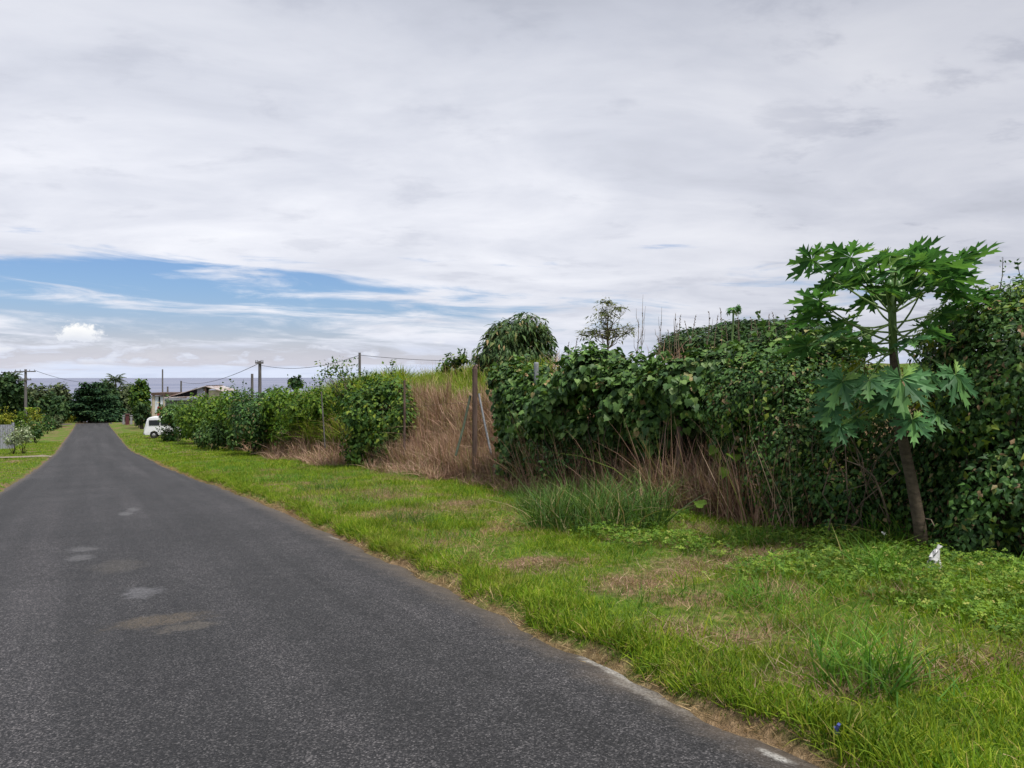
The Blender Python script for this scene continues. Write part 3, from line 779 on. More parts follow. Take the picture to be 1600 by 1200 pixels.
# ================================================================== PAPAYA
def papaya_leaf(n=9):
    V = []; Fc = []
    ang = np.linspace(-R(138), R(138), n)
    for a in ang:
        L = 1.0 - .42 * (abs(a) / R(138)) ** 1.5
        wm = 1.0
        mid = [(0, 0), (.42, 0), (.64, 0), (.82, 0), (1, 0)]
        side = [(.18, .05), (.47, .25), (.43, .085), (.70, .215), (.65, .07), (.89, .135), (.83, .05)]
        pts = mid + [(x, y * wm) for x, y in side] + [(x, -y * wm) for x, y in side]
        o = len(V)
        for (x, y) in pts:
            x *= L; X = -(x * math.sin(a)) + y * L * math.cos(a); Y = x * math.cos(a) + y * L * math.sin(a)
            r = math.hypot(X, Y)
            V.append((X, Y, .30 * abs(y) - .16 * r * r + .07 * math.sin(a * 3) * r + .03 * math.sin(9 * x)))
        for s in (5, 12):
            fs = [(0, s, s + 1, s + 2, 1), (1, s + 2, s + 3, s + 4, 2), (2, s + 4, s + 5, s + 6, 3), (3, s + 6, 4)]
            for q in fs: Fc.append(tuple(o + (k if k < 5 else k) for k in q))
    return V, Fc
PV, PF = papaya_leaf()
PV = np.array(PV)
def papaya_blade(mb, P, tip, nrm, size):
    Mx = orient(np.array([nrm], float), np.array([tip], float), np.array([size]))[0]
    W = PV.copy(); W[:, 2] *= rng.uniform(.7, 1.6); W[:, :2] += rng.normal(0, .012, W[:, :2].shape)
    mb.add(W @ Mx.T + P, PF)
Dp = 7.8
trunk_px = [(1444, 868, 7.75), (1436, 815, 7.76), (1424, 750, 7.8), (1410, 685, 7.82), (1401, 620, 7.85), (1396, 550, 7.85), (1394, 490, 7.85), (1396, 440, 7.85), (1398, 418, 7.85)]
tp = np.array([at(*q) for q in trunk_px]); tp[0, 2] = min(tp[0, 2], float(hgt(tp[0, 1], tp[0, 0])) - .05)
pap = thing('papaya_tree', tp[0] + np.array([0, 0, .05]), 'papaya tree with large jagged leaves standing before the right hedge', 'tree')
mb = MB(); mb.tube(tp[:6], [.066, .059, .054, .049, .045, .040], 12); mb.build('trunk', M['papbark'], pap, smooth=True)
mb = MB(); mb.tube(tp[5:] , [.041, .038, .033, .024], 12)
crown_top = tp[-1]
mb.build('green_stem', M['papgreen'], pap, smooth=True)
LEAVES = [  # px, py, depth, radius, trunk attach index (float)
    (1330, 402, 7.7, .44, 8), (1372, 408, 7.4, .42, 8), (1352, 428, 8.1, .42, 7.6), (1420, 402, 8.0, .44, 8), (1455, 414, 7.6, .44, 8),
    (1498, 408, 7.9, .44, 7.8), (1450, 432, 8.2, .40, 7.6), (1478, 436, 7.7, .38, 7.5), (1345, 444, 7.6, .38, 7.4), (1400, 422, 7.3, .40, 7.9), (1435, 420, 7.3, .38, 7.9), (1330, 424, 8.3, .36, 7.9), (1390, 400, 8.3, .4, 8), (1410, 440, 8.3, .38, 7.6),
    (1290, 488, 7.7, .40, 6.4), (1322, 504, 7.9, .34, 6.2), (1268, 500, 8.1, .34, 6.3), (1490, 458, 7.7, .36, 6.8), (1470, 490, 8.0, .32, 6.4), (1520, 462, 8.1, .34, 6.8),
    (1270, 406, 7.9, .36, 7), (1385, 455, 7.6, .36, 7), (1440, 455, 7.5, .36, 7), (1360, 462, 8.2, .34, 7), (1300, 440, 8.0, .34, 7), (1280, 470, 7.5, .34, 6), (1450, 515, 7.6, .3, 6), (1260, 540, 7.8, .32, 6),
    (1345, 520, 8.2, .30, 6.2), (1300, 522, 7.6, .30, 6.0),
    (1345, 538, 7.6, .30, 5.6), (1425, 530, 7.5, .28, 5.6), (1370, 545, 8.1, .28, 5.5),
    (1316, 596, 7.5, .34, 5), (1358, 594, 7.45, .30, 5.0), (1408, 592, 7.35, .40, 5.2), (1445, 584, 7.6, .32, 5.2), (1492, 586, 7.5, .36, 5.1), (1300, 636, 7.6, .28, 4.2), (1385, 624, 7.5, .26, 4.2),
    (1312, 666, 7.5, .24, 3.9), (1425, 656, 7.35, .28, 4.0), (1462, 648, 7.5, .24, 4.0), (1340, 654, 7.6, .20, 3.8)]
for k, (px, py, d, r, ti) in enumerate(LEAVES):
    P = at(px, py, d); i0 = int(ti); fr = ti - i0
    st = tp[i0] * (1 - fr) + tp[min(i0 + 1, 8)] * fr
    out = P - st; out[2] = 0; on = unit(out)
    low = py > 560
    if py < 450: st = tp[6] * (1 - (k % 5) * .2) + tp[7] * (k % 5) * .2
    elif not low: st = tp[5] * (1 - (k % 4) * .25) + tp[6] * (k % 4) * .25
    if low:
        tip = on * .6 + np.array([0, 0, -.55]) + rng.normal(0, .22, 3); nrm = on * .5 - FWD * .5 + np.array([0, 0, .75]) + rng.normal(0, .2, 3)
    else:
        nrm = np.array([0, 0, 1.0]) + on * .15 + FWD * .32 + rng.normal(0, .24, 3); tip = on + np.array([0, 0, -.02 if py < 440 else -.18]) + rng.normal(0, .22, 3)
    if (px, py) == (1498, 408): tip = RIGHT + np.array([0, 0, .36]); nrm = np.array([0, 0, 1.0]) - RIGHT * .33 + FWD * .5
    if (px, py) == (1330, 402): tip = -RIGHT + np.array([0, 0, .1]); nrm = np.array([0, 0, 1.0]) + FWD * .5
    mb = MB(); papaya_blade(mb, P, tip, nrm, r)
    lf = mb.build('leaf', M['papaya'], pap)
    mb = MB(); t = np.linspace(0, 1, 6)[:, None]
    mid = st + (P - st) * t + (np.array([0, 0, -.05]) if not low else np.array([0, 0, .06])) * np.sin(t * math.pi)
    mb.tube(mid, np.linspace(.011, .007, 6), 6, False); mb.build('leaf_stalk', M['petiole'], lf)
for k in range(7):
    a = k * 2.4; c = tp[7] + np.array([math.cos(a) * .075, math.sin(a) * .075, -.05 - .05 * (k % 4)])
    mb = MB(); mb.lathe(c, [(.004, .07), (.026, .05), (.04, 0), (.034, -.05), (.012, -.085), (.003, -.095)], 10); mb.build('fruit', M['fruit'], pap, smooth=True)
# yellowing climber with small leaves around the papaya
E = [ell(1335, 570, 8.2, 40, 22, .2), ell(1310, 600, 8.1, 22, 22, .2), ell(1455, 535, 8.3, 22, 18, .2), ell(1440, 630, 8.2, 40, 20, .2), ell(1330, 640, 8.0, 45, 20, .2), ell(1420, 580, 8.2, 30, 20, .2)]
t = thing('climber', on_ground(1360, 8.3), 'yellowing small leaved climber around the papaya stem', 'vine')
mb = MB(); blob_leaves(mb, E, 170, .05, OVATE, .2, .5, core=.5); mb.build('foliage', M['yellow'], t)
mb = MB()
for e in ell_ends(E, 12): twigs(mb, on_ground(1330 + rng.uniform(-40, 100), 8.6), [e], .008, .003, .4, 7)
mb.build('stem', M['twig'], t)

# pale bare stems in front of the right hedge
t = thing('bare_branch', on_ground(1385, 8.3), 'bare pale arching branch left of the papaya trunk', 'branch')
mb = MB(); mb.tube([at(1390, 815, 8.3), at(1378, 775, 8.2), at(1366, 745, 8.2), at(1345, 728, 8.3), at(1318, 718, 8.5)], [.012, .010, .009, .007, .004], 6)
mb.build('branch', M['twig'], t)
mb = MB(); mb.tube([at(1442, 810, 7.8), at(1455, 812, 7.6), at(1460, 822, 7.55)], [.008, .006, .004], 5); mb.build('side_twig', M['twig'], t)

# big heart leaves low in the hedge
def heart_patch(label, px, py, d, n, spread, size):
    b = on_ground(px, d); t = thing('broad_leaf_weed', b, label, 'plant')
    c = at(px, py, d); q = rng.normal(0, 1, (n, 3)) * spread
    P = c + q; P[:, 2] = np.maximum(P[:, 2], hgt(P[:, 1], P[:, 0]) + .04)
    Mx = orient(-FWD * .8 + np.array([0, 0, .7]) + rng.normal(0, .25, (n, 3)), np.array([0, 0, -1.0]) + rng.normal(0, .4, (n, 3)), size * rng.uniform(.7, 1.2, n))
    for i in range(n):
        mb = MB(); mb.inst(HEART, P[i:i + 1], Mx[i:i + 1]); lf = mb.build('leaf', M['cover'], t)
        p = P[i]; mb = MB(); twigs(mb, [p[0] + .03, p[1] + .03, float(hgt(p[1], p[0]))], [p], .004, .003, .1, 4); mb.build('leaf_stalk', M['petiole'], lf)
heart_patch('heart shaped bright leaves low in the dark bush at the right edge', 1548, 836, 7.6, 6, .10, .10)
heart_patch('broad round leaves among dead stems left of the tangled shrub', 1120, 800, 10.2, 8, .16, .14)
heart_patch('pumpkin like pale leaves at the foot of the tall grass clump', 915, 815, 11.0, 12, .16, .15)
heart_patch('large leaves climbing beside the thin green post', 1145, 705, 10.2, 9, .16, .16)

# ================================================================== GRASS TUFTS (things)
def tuft(label, px, py, n, rad, h0, h1, mat, name='grass_tuft', lean=.35, kinds=CURVY, wid=.55, dead=0):
    b = gpt(px, py)
    t = thing(name, b, label, 'grass clump')
    a = rng.random(n) * 2 * math.pi; r = rad * np.sqrt(rng.random(n))
    v = b[0] + r * np.cos(a); u = b[1] + r * np.sin(a); P = np.stack([v, u, hgt(u, v) - .01], -1)
    mb = MB(); h = rng.uniform(h0, h1, n)
    k = rng.integers(0, len(kinds), n)
    Mx = upright(n, lean, h, h * wid)
    # lean outward from the middle
    for i in range(len(kinds)):
        m = k == i; mb.inst(kinds[i], P[m], Mx[m])
    mb.build('blades', mat, t)
    if dead:
        mb = MB(); q = P[:dead] if dead < n else P
        hh = rng.uniform(.06, .2, len(q)); add_blades(mb, q + rng.normal(0, rad * .3, q.shape) * [1, 1, 0], hh, .9, CURVY, wid=hh * .4)
        mb.build('dead_blades', M['straw'], t)
    return t
tuft('big clump of upright deep green grass under the vine mound', 935, 822, 1500, .85, .35, .85, M['deep'], 'tall_grass_clump', .28, CURVY, .45)
tuft('smaller dark grass clump left of the big deep green clump', 850, 800, 500, .4, .25, .6, M['deep'], 'tall_grass_clump', .3, CURVY, .5)
tuft('round green grass tuft nearest the camera on the bare verge', 1352, 1070, 260, .24, .18, .40, M['tuft'], lean=.45, wid=.8, dead=60)
tuft('green grass tuft with a brown dead skirt left of the white plastic bag', 1372, 900, 190, .26, .2, .5, M['tuft'], lean=.5, dead=200)
tuft('fine pale green grass tuft on the middle of the right verge', 1190, 945, 220, .24, .12, .34, M['tuft'], lean=.35, dead=60)
tuft('small yellow green grass tuft right of the fine pale tuft', 1258, 985, 60, .14, .12, .26, M['hill'], lean=.4, wid=.9)
tuft('tall thin grass standing at the foot of the tangled shrub', 1390, 850, 60, .2, .3, .6, M['tuft'], lean=.3)
tuft('dark green weedy tuft far along the verge near the shrub', 640, 815, 300, .45, .12, .34, M['deep'], lean=.5)
tuft('green weed clump on the verge below the brown bank', 500, 768, 300, .6, .15, .4, M['deep'], lean=.5)
tuft('grass clump before the pink brown dry stems', 425, 755, 260, .7, .15, .4, M['tuft'], lean=.5)
tuft('bright grass clump by the dark undergrowth', 1170, 850, 260, .4, .12, .34, M['tuft'], lean=.45)
tuft('dry pale grass tuft at the base of the tangled shrub', 1298, 838, 90, .15, .15, .42, M['straw'], lean=.35)
tuft('sprawling grass runner at the right of the nearest tuft', 1450, 1085, 40, .2, .1, .3, M['tuft'], lean=1.2, wid=.8)
# white bag and blue scrap
b = gpt(1458, 893)
mb = MB()
ths = np.arange(14) * 2 * math.pi / 14
prof = [(.03, 0), (.10, .006), (.10, .03), (.075, .06), (.07, .10), (.062, .14), (.07, .165), (.035, .185)]
vs_ = []
for (r, h) in prof:
    for a in ths:
        rr = r * (1 + rng.normal(0, .20)) * (1 - .25 * (math.sin(2 * a + h * 25) > .4))
        vs_.append((b[0] + rr * math.cos(a) + .03 * h / .18 + rng.normal(0, .006), b[1] + .6 * rr * math.sin(a), b[2] + h * (1 + rng.normal(0, .05)) + (.035 * math.cos(a + .8) if h > .12 else 0)))
fs_ = [(i * 14 + j, i * 14 + (j + 1) % 14, (i + 1) * 14 + (j + 1) % 14, (i + 1) * 14 + j) for i in range(7) for j in range(14)] + [tuple(98 + j for j in range(14))]
mb.add(vs_, fs_)
tag(mb.build('plastic_bag', M['bag'], base=b), 'crumpled white plastic bag lying on the weeds below the papaya tree', 'bag')
b = gpt(1308, 1160)
mb = MB(); mb.box(b + [0, 0, .05], (.025, .012, .05), .4, .3); mb.box(b + [.012, .01, .035], (.02, .008, .04), 1.2, -.5)
tag(mb.build('wrapper', M['bluebit'], base=b), 'tiny blue plastic scrap in the grass near the road edge', 'litter')
b = at(1381, 833, 8.0)
g0 = on_ground(1381, 8.0)
t = thing('white_flower', g0, 'single white flower on a thin stem left of the papaya trunk', 'flower')
mb = MB(); mb.tube([g0, (g0 + b) / 2 + [.02, 0, 0], b], [.004, .003, .003], 5); mb.build('stem', M['petiole'], t)
mb = MB(); n = 14; mb.inst(OVATE, np.repeat(b[None], n, 0), orient(rng.normal(0, 1, (n, 3)), rng.normal(0, 1, (n, 3)), np.full(n, .028))); mb.build('petals', M['flower'], t)

# ================================================================== HILL TREES
def trunk(mb, a, b, r0, r1, wob=.1, n=7):
    a = np.asarray(a, float); b = np.asarray(b, float)
    t = np.linspace(0, 1, n)[:, None]; p = a + (b - a) * t + rng.normal(0, wob, (n, 3)) * np.sin(t * math.pi) * [1, 1, .2]
    mb.tube(p, np.linspace(r0, r1, n), 8); return p
def tree(name, label, base, ells, leaves, mat, r0=.15, nl=10, cat='tree', group=None, bark=M['bark']):
    base = np.asarray(base, float)
    t = thing(name, base, label, cat, group)
    cen = np.mean([e[0] for e in ells], 0)
    mb = MB(); p = trunk(mb, base - [0, 0, .2], cen, r0, r0 * .4, r0 * .3)
    for e in ell_ends(ells, nl, .8): twigs(mb, p[3 + (len(mb.V) % 3)], [e], r0 * .4, r0 * .08, .2)
    mb.build('trunk', bark, t)
    mb = MB()
    for kw in leaves: blob_leaves(mb, ells, **kw)
    mb.build('crown', M[mat], t)
    return t
d = 27
E = [ell(803, 550, d, 58, 50, 1.2), ell(775, 565, d - .3, 38, 38, .8), ell(825, 520, d, 32, 32, .8), ell(838, 548, d, 30, 40, .8), ell(790, 525, d, 30, 26, .7)]
tree('mango_tree', 'rounded tree with long drooping dark leaves on top of the bank', on_ground(803, d), E,
     [G(per_m2=300, size=.24, tmpl=LONG, depth=.25, lump=.3, seed=3, droop=1.6, outward=.6, core=.3)], 'mango', .08, 14)
d = 26
E = [ell(945, 490, d, 26, 24, .5), ell(962, 520, d, 26, 16, .5), ell(930, 520, d, 26, 14, .5), ell(985, 515, d, 10, 14, .3), ell(948, 472, d, 14, 9, .3), ell(965, 482, d, 18, 8, .3), ell(912, 522, d, 12, 8, .3)]
tree('feathery_tree', 'sparse feathery tree with thin visible branches on the hill', on_ground(950, d), E,
     [G(per_m2=120, size=.14, tmpl=LONG, depth=.3, lump=.6, seed=13, droop=.1, outward=.2, core=.6, upw=1.0)], 'olive', .04, 40, bark=M['twig'])
d = 42
E = [ell(1140, 566, d, 90, 26, 2.6), ell(1230, 562, d, 70, 28, 2.6), ell(1130, 535, d, 100, 26, 3.0), ell(1190, 525, d, 80, 26, 3.0), ell(1075, 548, d, 50, 18, 2.2), ell(1250, 530, d, 70, 28, 3.0), ell(1165, 518, d, 50, 18, 2.0)]
tree('spreading_tree', 'wide low dark tree crown rising behind the hedge like a dome', on_ground(1150, d), E,
     [G(per_m2=130, size=.22, depth=.3, lump=.25, seed=23, droop=.2, core=.2, upw=.8, gap=.3)], 'fartree', .25, 20)
E = [ell(712, 566, 29, 20, 12, .5), ell(722, 560, 29, 12, 9, .4), ell(695, 574, 29, 12, 8, .4)]
shrub('hill_shrub', 'small leafy shrub on the grassy hill crest left of the mango tree', 'shrub', on_ground(712, 29), E,
      [{'m': 'shrub', 'g': G(per_m2=200, size=.15, depth=.2, lump=.4, seed=33)}], nst=6, sh=4, shl=.3)
# small papaya on the hill
b = on_ground(1145, 28); top = at(1146, 484, 28)
sp = thing('young_papaya', b, 'small thin papaya standing against the sky on the hill', 'tree')
mb = MB(); trunk(mb, b - [0, 0, .1], top, .05, .03, .02); mb.build('trunk', M['papgreen'], sp)
mb = MB()
for k in range(7):
    a = k * 2.4 + rng.normal(0, .4); o = np.array([math.cos(a), math.sin(a), rng.uniform(-.3, .7)])
    papaya_blade(mb, top + o * rng.uniform(.08, .22), o * 1.0 + np.array([0, 0, -.5]), np.array([o[0] * .6, o[1] * .6, .8]) + rng.normal(0, .3, 3), rng.uniform(.18, .3))
mb.build('crown', M['papaya'], sp)
# dead weed stalks against the sky
def stalk_mesh(h, side):
    mb = MB(); n = 6; t = np.linspace(0, 1, n)
    p = np.stack([.04 * np.sin(t * 4 + side) * h, .03 * np.cos(t * 3) * h, t * h], -1); mb.tube(p, np.linspace(.014, .006, n), 5)
    for k in range(int(side)):
        q = p[2 + k % 4]; a = rng.random() * 6.3
        mb.tube([q, q + [math.cos(a) * .08, math.sin(a) * .08, .12], q + [math.cos(a) * .1, math.sin(a) * .1, .3]], [.008, .006, .003], 4)
    n = 26; z = rng.uniform(.55, 1, n) * h
    P = np.stack([.04 * np.sin(z / h * 4 + side) * h, .03 * np.cos(z / h * 3) * h, z], -1)
    mb.inst(OVATE, P, orient(rng.normal(0, 1, (n, 3)), rng.normal(0, .6, (n, 3)) + [0, 0, .8], rng.uniform(.02, .05, n)))
    return mb
st0 = [stalk_mesh(1.0, k).build('weed_stalk', M['twig'], base=np.zeros(3)) for k in (0, 2, 5)]
pts = [(1058, 505), (1078, 492), (1083, 500), (1102, 488), (1117, 492), (1127, 482), (1136, 500), (1158, 488), (1202, 488), (1214, 487), (1226, 493), (1188, 500),
       (1000, 487), (992, 505), (1032, 502), (1055, 490), (1062, 492), (1044, 515), (1028, 528), (888, 535), (896, 528), (870, 545), (1235, 480), (1170, 495), (1148, 500)]
used = set()
for k, (px, py) in enumerate(pts):
    d = 21 + (k * 7 % 5) - (1 if px > 1150 else 0)
    g = on_ground(px, d); top = at(px, py, d); h = max(.4, top[2] - g[2])
    j = (2 if px in (1000, 992, 1032, 1028) else 1 if k % 4 == 3 else 0)
    o = st0[j]
    if j in used: o = o.copy(); COL.objects.link(o)
    used.add(j)
    o.location = g; o.scale = (1.0, 1.0, h); o.rotation_euler = (rng.normal(0, .05), rng.normal(0, .05), rng.random() * 6)
    tag(o, 'thin dead weed stalk standing up against the sky above the hedge', 'weed stalk', 'dead weed stalks along the hill crest')
# twig top right above the dark bush
t = thing('bare_sprig', on_ground(1567, 8.6), 'thin upright sprig poking above the dark bush at top right', 'branch')
mb = MB(); twigs(mb, at(1562, 520, 8.6), [at(1567, 402, 8.6)], .008, .003, .1); mb.build('stem', M['darktwig'], t)
mb = MB(); P = np.array([at(1566 + rng.uniform(-5, 5), y, 8.6) for y in np.linspace(404, 460, 22)]); mb.inst(OVATE, P, orient(rng.normal(0, 1, (22, 3)), rng.normal(0, 1, (22, 3)), np.full(22, .035))); mb.build('leaves', M['dark'], t)

# ================================================================== FAR LEFT TREES
def far_tree(name, label, px, py, d, rx, rz, mat, n=6, seed=0, per=14, size=.55, basepx=None):
    E = [ell(px, py, d, rx * .7, rz * .8, rx / F * d * .8)]
    for k in range(n):
        a = 2 * math.pi * k / n + seed
        E.append(ell(px + rx * .55 * math.cos(a), py + rz * .5 * math.sin(a) - rz * .05, d + rng.uniform(-1, 1), rx * rng.uniform(.35, .5), rz * rng.uniform(.35, .5), rx / F * d * .5))
    return tree(name, label, on_ground(basepx or px, d), E, [G(per_m2=per, size=size, tmpl=SPRAY, depth=.5, lump=.35, seed=seed, droop=.4, core=.2, jit=.5)], mat, .22, 8)
far_tree('broadleaf_tree', 'big dark tree at the left edge behind the fence', 2, 622, 92, 40, 46, 'fartree', 7, 1.1, 22, .45)
far_tree('broadleaf_tree', 'dark tree directly behind the left power pole', 32, 640, 100, 24, 36, 'fartree', 5, 2.2, 20, .45)
far_tree('greyish_tree', 'grey green tree right of the left power pole', 66, 630, 128, 22, 30, 'fargrey', 6, 3.3)
far_tree('greyish_tree', 'grey green tree touching the layered tree on its left', 92, 628, 132, 22, 32, 'fargrey', 6, 4.1)
far_tree('greyish_tree', 'grey green tree close behind the left power pole on its right side', 50, 628, 134, 16, 30, 'fargrey', 6, 5.7)
far_tree('broadleaf_tree', 'leafy green tree filling the gap right of the coconut palm', 200, 624, 152, 20, 28, 'fargrey', 6, 2.7)
far_tree('broadleaf_tree', 'dark tree left of the coconut palm behind the layered tree', 166, 618, 150, 20, 26, 'fartree', 6, 7.7)
far_tree('broadleaf_tree', 'dark shaded tree below the grey green trees', 80, 648, 118, 22, 20, 'fartree', 5, 5.1)
far_tree('broadleaf_tree', 'dark tree between the layered tree and the coconut palm', 172, 632, 138, 20, 30, 'fartree', 6, 6.2)
far_tree('broadleaf_tree', 'green tree under the coconut palm', 193, 636, 140, 14, 26, 'fargrey', 5, 7.2)
far_tree('broadleaf_tree', 'tall bright green tree beside the cream shop front', 219, 622, 96, 17, 34, 'shrub', 6, 8.2, 26, .45)
far_tree('broadleaf_tree', 'dark lower tree in front of the tall bright green tree', 222, 646, 93, 15, 22, 'fartree', 5, 9.2, 26, .4)
far_tree('small_tree', 'small dark tree against the sea above the far hedge', 462, 598, 78, 14, 11, 'fartree', 5, 3.9, 26, .4)
far_tree('broadleaf_tree', 'low green tree at the end of the road', 205, 648, 128, 10, 14, 'fargrey', 4, 1.9)
# layered tree
d = 124
b = on_ground(146, d)
t = thing('layered_tree', b, 'dark tree with flat horizontal branch layers at the end of the road', 'tree')
mb = MB(); trunk(mb, b - [0, 0, .2], at(146, 600, d), .35, .08, .1); mb.build('trunk', M['bark'], t)
mb = MB()
for k, py in enumerate(np.linspace(602, 652, 9)):
    w = 13 + 36 * ((py - 600) / 52) ** .7
    for s in (-1, 0, 1):
        blob_leaves(mb, [ell(146 + s * w * .55 + rng.uniform(-4, 4), py + rng.uniform(-2, 2), d + rng.uniform(-1, 1), w * .5, 3.2, w / F * d * .5)], 26, .42, SPRAY, .2, .4, droop=.3, upw=.8, core=.3)
blob_leaves(mb, [ell(146, 645, d + .6, 34, 14, 2)], 10, .5, SPRAY, .4, .3)
mb.build('crown', M['cas'], t)
# palms
def palm(label, px, py, d, L, nfr=18, name='coconut_palm'):
    b = on_ground(px, d); top = at(px, py, d)
    t = thing(name, b, label, 'palm tree')
    mb = MB(); trunk(mb, b - [0, 0, .2], top, .17, .11, .12, 9); mb.build('trunk', M['bark'], t)
    mb = MB()
    for k in range(nfr):
        a = k * 2.399 + .3; up = 1.75 - 2.0 * (k / nfr) + rng.normal(0, .15)
        o = np.array([math.cos(a), math.sin(a), 0])
        s = np.linspace(0, 1, 14)
        rib = top + o * (L * s[:, None] * (1 - .15 * max(up, 0))) + UP * (L * (up * .75 * s - .65 * s ** 2))[:, None]
        mb.tube(rib, np.linspace(.03, .008, 14), 4, False)
        side = np.cross(o, UP)
        P = np.repeat(rib[2:], 2, 0); sg = np.tile([1, -1], len(rib) - 2)[:, None]
        tip = side * sg * .8 + o * .5 - UP * .7 + rng.normal(0, .1, P.shape)
        mb.inst(LONG, P, orient(np.tile(UP, (len(P), 1)) + side * sg * .3, tip, np.full(len(P), L * .38) * (1.1 - .6 * np.repeat(s[2:], 2))))
    mb.build('crown', M['palm'], t)
palm('coconut palm rising above the trees at the end of the road', 181, 594, 148, 2.1, 22)
palm('palm top just visible behind the left power pole', 22, 588, 112, 1.3, 14)
palm('low palm behind the bright green tree beside the shop front', 212, 606, 105, 1.5, 12)

far_tree('broadleaf_tree', 'dark shaded tree at the left foot of the layered tree', 118, 648, 136, 20, 14, 'fartree', 5, 2.9)
far_tree('broadleaf_tree', 'dark shaded tree at the right foot of the layered tree', 176, 652, 136, 20, 12, 'fartree', 5, 3.6)
far_tree('broadleaf_tree', 'dark tree overhanging the lawn below the left trees', 84, 640, 108, 24, 26, 'fartree', 6, 4.6)
def low_shrub(name, label, px, py, d, rx, rz, mat, per=90, size=.16, seed=0, tm=OVATE):
    E = [ell(px, py, d, rx, rz), ell(px - rx * .5, py + rz * .25, d - .1, rx * .55, rz * .7), ell(px + rx * .5, py + rz * .2, d - .1, rx * .55, rz * .75)]
    b = on_ground(px, d)
    return shrub(name, label, 'shrub', b, E, [{'m': mat, 'g': G(per_m2=per, size=size, tmpl=tm, depth=.15, lump=.3, seed=seed)}], nst=6)
low_shrub('croton_shrub', 'yellow green shrub right of the left power pole base', 54, 660, 66, 10, 15, 'yellow', 90, .18, 1)
low_shrub('croton_shrub', 'green yellow shrub left of the power pole base', 34, 660, 68, 9, 14, 'bright', 90, .18, 2)
low_shrub('dark_bush', 'dark green shrub below the yellow shrub on the left lawn', 56, 672, 64, 12, 12, 'dark', 90, .18, 3)
low_shrub('flowering_shrub', 'yellow leaved shrub showing above the pale board fence', 6, 657, 60, 14, 8, 'yellow', 90, .16, 4)
low_shrub('variegated_shrub', 'pale round variegated shrub on the left lawn', 37, 680, 50, 12, 13, 'pale', 150, .12, 5)
low_shrub('variegated_shrub', 'pale brownish shrub left of the round variegated shrub', 20, 687, 49.5, 14, 10, 'pale', 130, .12, 6)
low_shrub('dark_bush', 'dark low bush on the lawn further along the road', 74, 664, 84, 12, 10, 'dark', 70, .2, 7)
low_shrub('dark_bush', 'grey green low bush at the road corner', 88, 662, 98, 9, 7, 'fargrey', 60, .22, 8)
low_shrub('croton_shrub', 'small yellow shrub at the left corner of the crossing', 107, 656, 122, 6, 6, 'yellow', 60, .25, 9)
# banana leaf plant
b = on_ground(47, 74)
t = thing('banana_plant', b, 'upright pale green banana plant right of the power pole', 'plant')
mb = MB(); trunk(mb, b, at(48, 648, 74), .12, .08, .02); mb.build('trunk', M['papgreen'], t)
mb = MB(); P0 = at(48, 648, 74)
for k in range(7):
    a = k * 2.4; o = np.array([math.cos(a), math.sin(a), 0]); s = np.linspace(0, 1, 7); L = 1.5
    c = P0 + o * (s[:, None] * L * .5) + UP * (L * (1.0 * s - .55 * s * s))[:, None]
    w = np.cross(o, UP) * (.22 * np.sin(np.clip(s * 1.0 + .08, 0, 1) * math.pi) ** .6)[:, None]
    vv = np.concatenate([c - w, c + w]); mb.add(vv, [(i, i + 1, i + 8, i + 7) for i in range(6)])
mb.build('leaf', M['bright'], t)

# ================================================================== LEFT FENCE
fb = on_ground(10, 56)
t = thing('board_fence', fb, 'pale grey upright board fence at the left edge of the lawn', 'fence')
e0 = on_ground(19, 56); e1 = e0 + np.array([-3.2, -2.0, 0])
mb = MB(); n = 16
dirv = unit(e1 - e0); ang = math.atan2(dirv[1], dirv[0]); Lf = np.linalg.norm(e1 - e0)
for k in range(24):
    c = e0 + dirv * (k + .5) * .16; z0 = float(hgt(c[1], c[0])); mb.box((c[0], c[1], z0 + .85), (.135, .03, 1.7), ang)
mb.build('board', M['palefence'], t)
for hz in (.35, 1.4):
    mb = MB(); c = e0 + dirv * 12 * .16; mb.box((c[0] + .05, c[1] + .06, float(hgt(c[1], c[0])) + hz), (3.8, .05, .09), ang); mb.build('rail', M['palefence'], t)
mb = MB(); mb.box((e0[0] + .05, e0[1], e0[2] + .9), (.12, .12, 1.9), ang); mb.build('post', M['palefence'], t)

# ================================================================== POLES AND CABLES
def pole(label, px, top, d, r=.13, arm=None, group='utility poles', z0=None):
    g = on_ground(px, d); tpz = at(px, top, d)
    t = thing('utility_pole', g, label, 'power pole', group)
    mb = MB(); mb.tube([g - [0, 0, .3], g + (tpz - g) * .5, tpz], [r, r * .9, r * .75], 10); mb.build('post', M['pole'], t)
    for (dz, w) in (arm or []):
        c = tpz + [0, 0, -dz]; mb = MB(); mb.box(c - FWD * .12, (w, .12, .12), -YAW); a = mb.build('crossarm', M['pole'], t)
        for s in (-.9, -.45, .45, .9):
            mb = MB(); mb.lathe(c - FWD * .12 + RIGHT * (s * w / 2) + UP * .06, [(.03, 0), (.05, .05), (.03, .1), (.045, .14), (.01, .18)], 8); mb.build('insulator', M['palefence'], a)
    return tpz
p1 = pole('left power pole with a wide crossarm before the dark trees', 40, 577, 90, .17, [(.25, 2.4), (1.2, 1.4)])
p1b = pole('distant power pole with crossarm behind the left trees', 14, 580, 118, .15, [(.2, 2.2)])
p2 = pole('power pole with a capped top rising behind the round dark bush', 406, 564, 60, .15, [(.15, .6)])
p3 = pole('short plain pole left of the capped power pole', 394, 584, 64, .13)
p4 = pole('slim grey pole standing above the leafy roadside shrub', 562, 551, 48, .10)
p5 = pole('tall faint pole above the cream shop front', 254, 577, 150, .16)
p6 = pole('short pole behind the rusty shed roof', 283, 595, 125, .16)
p7 = pole('stubby dark pole left of the short pole behind the shed', 262, 604, 118, .15)
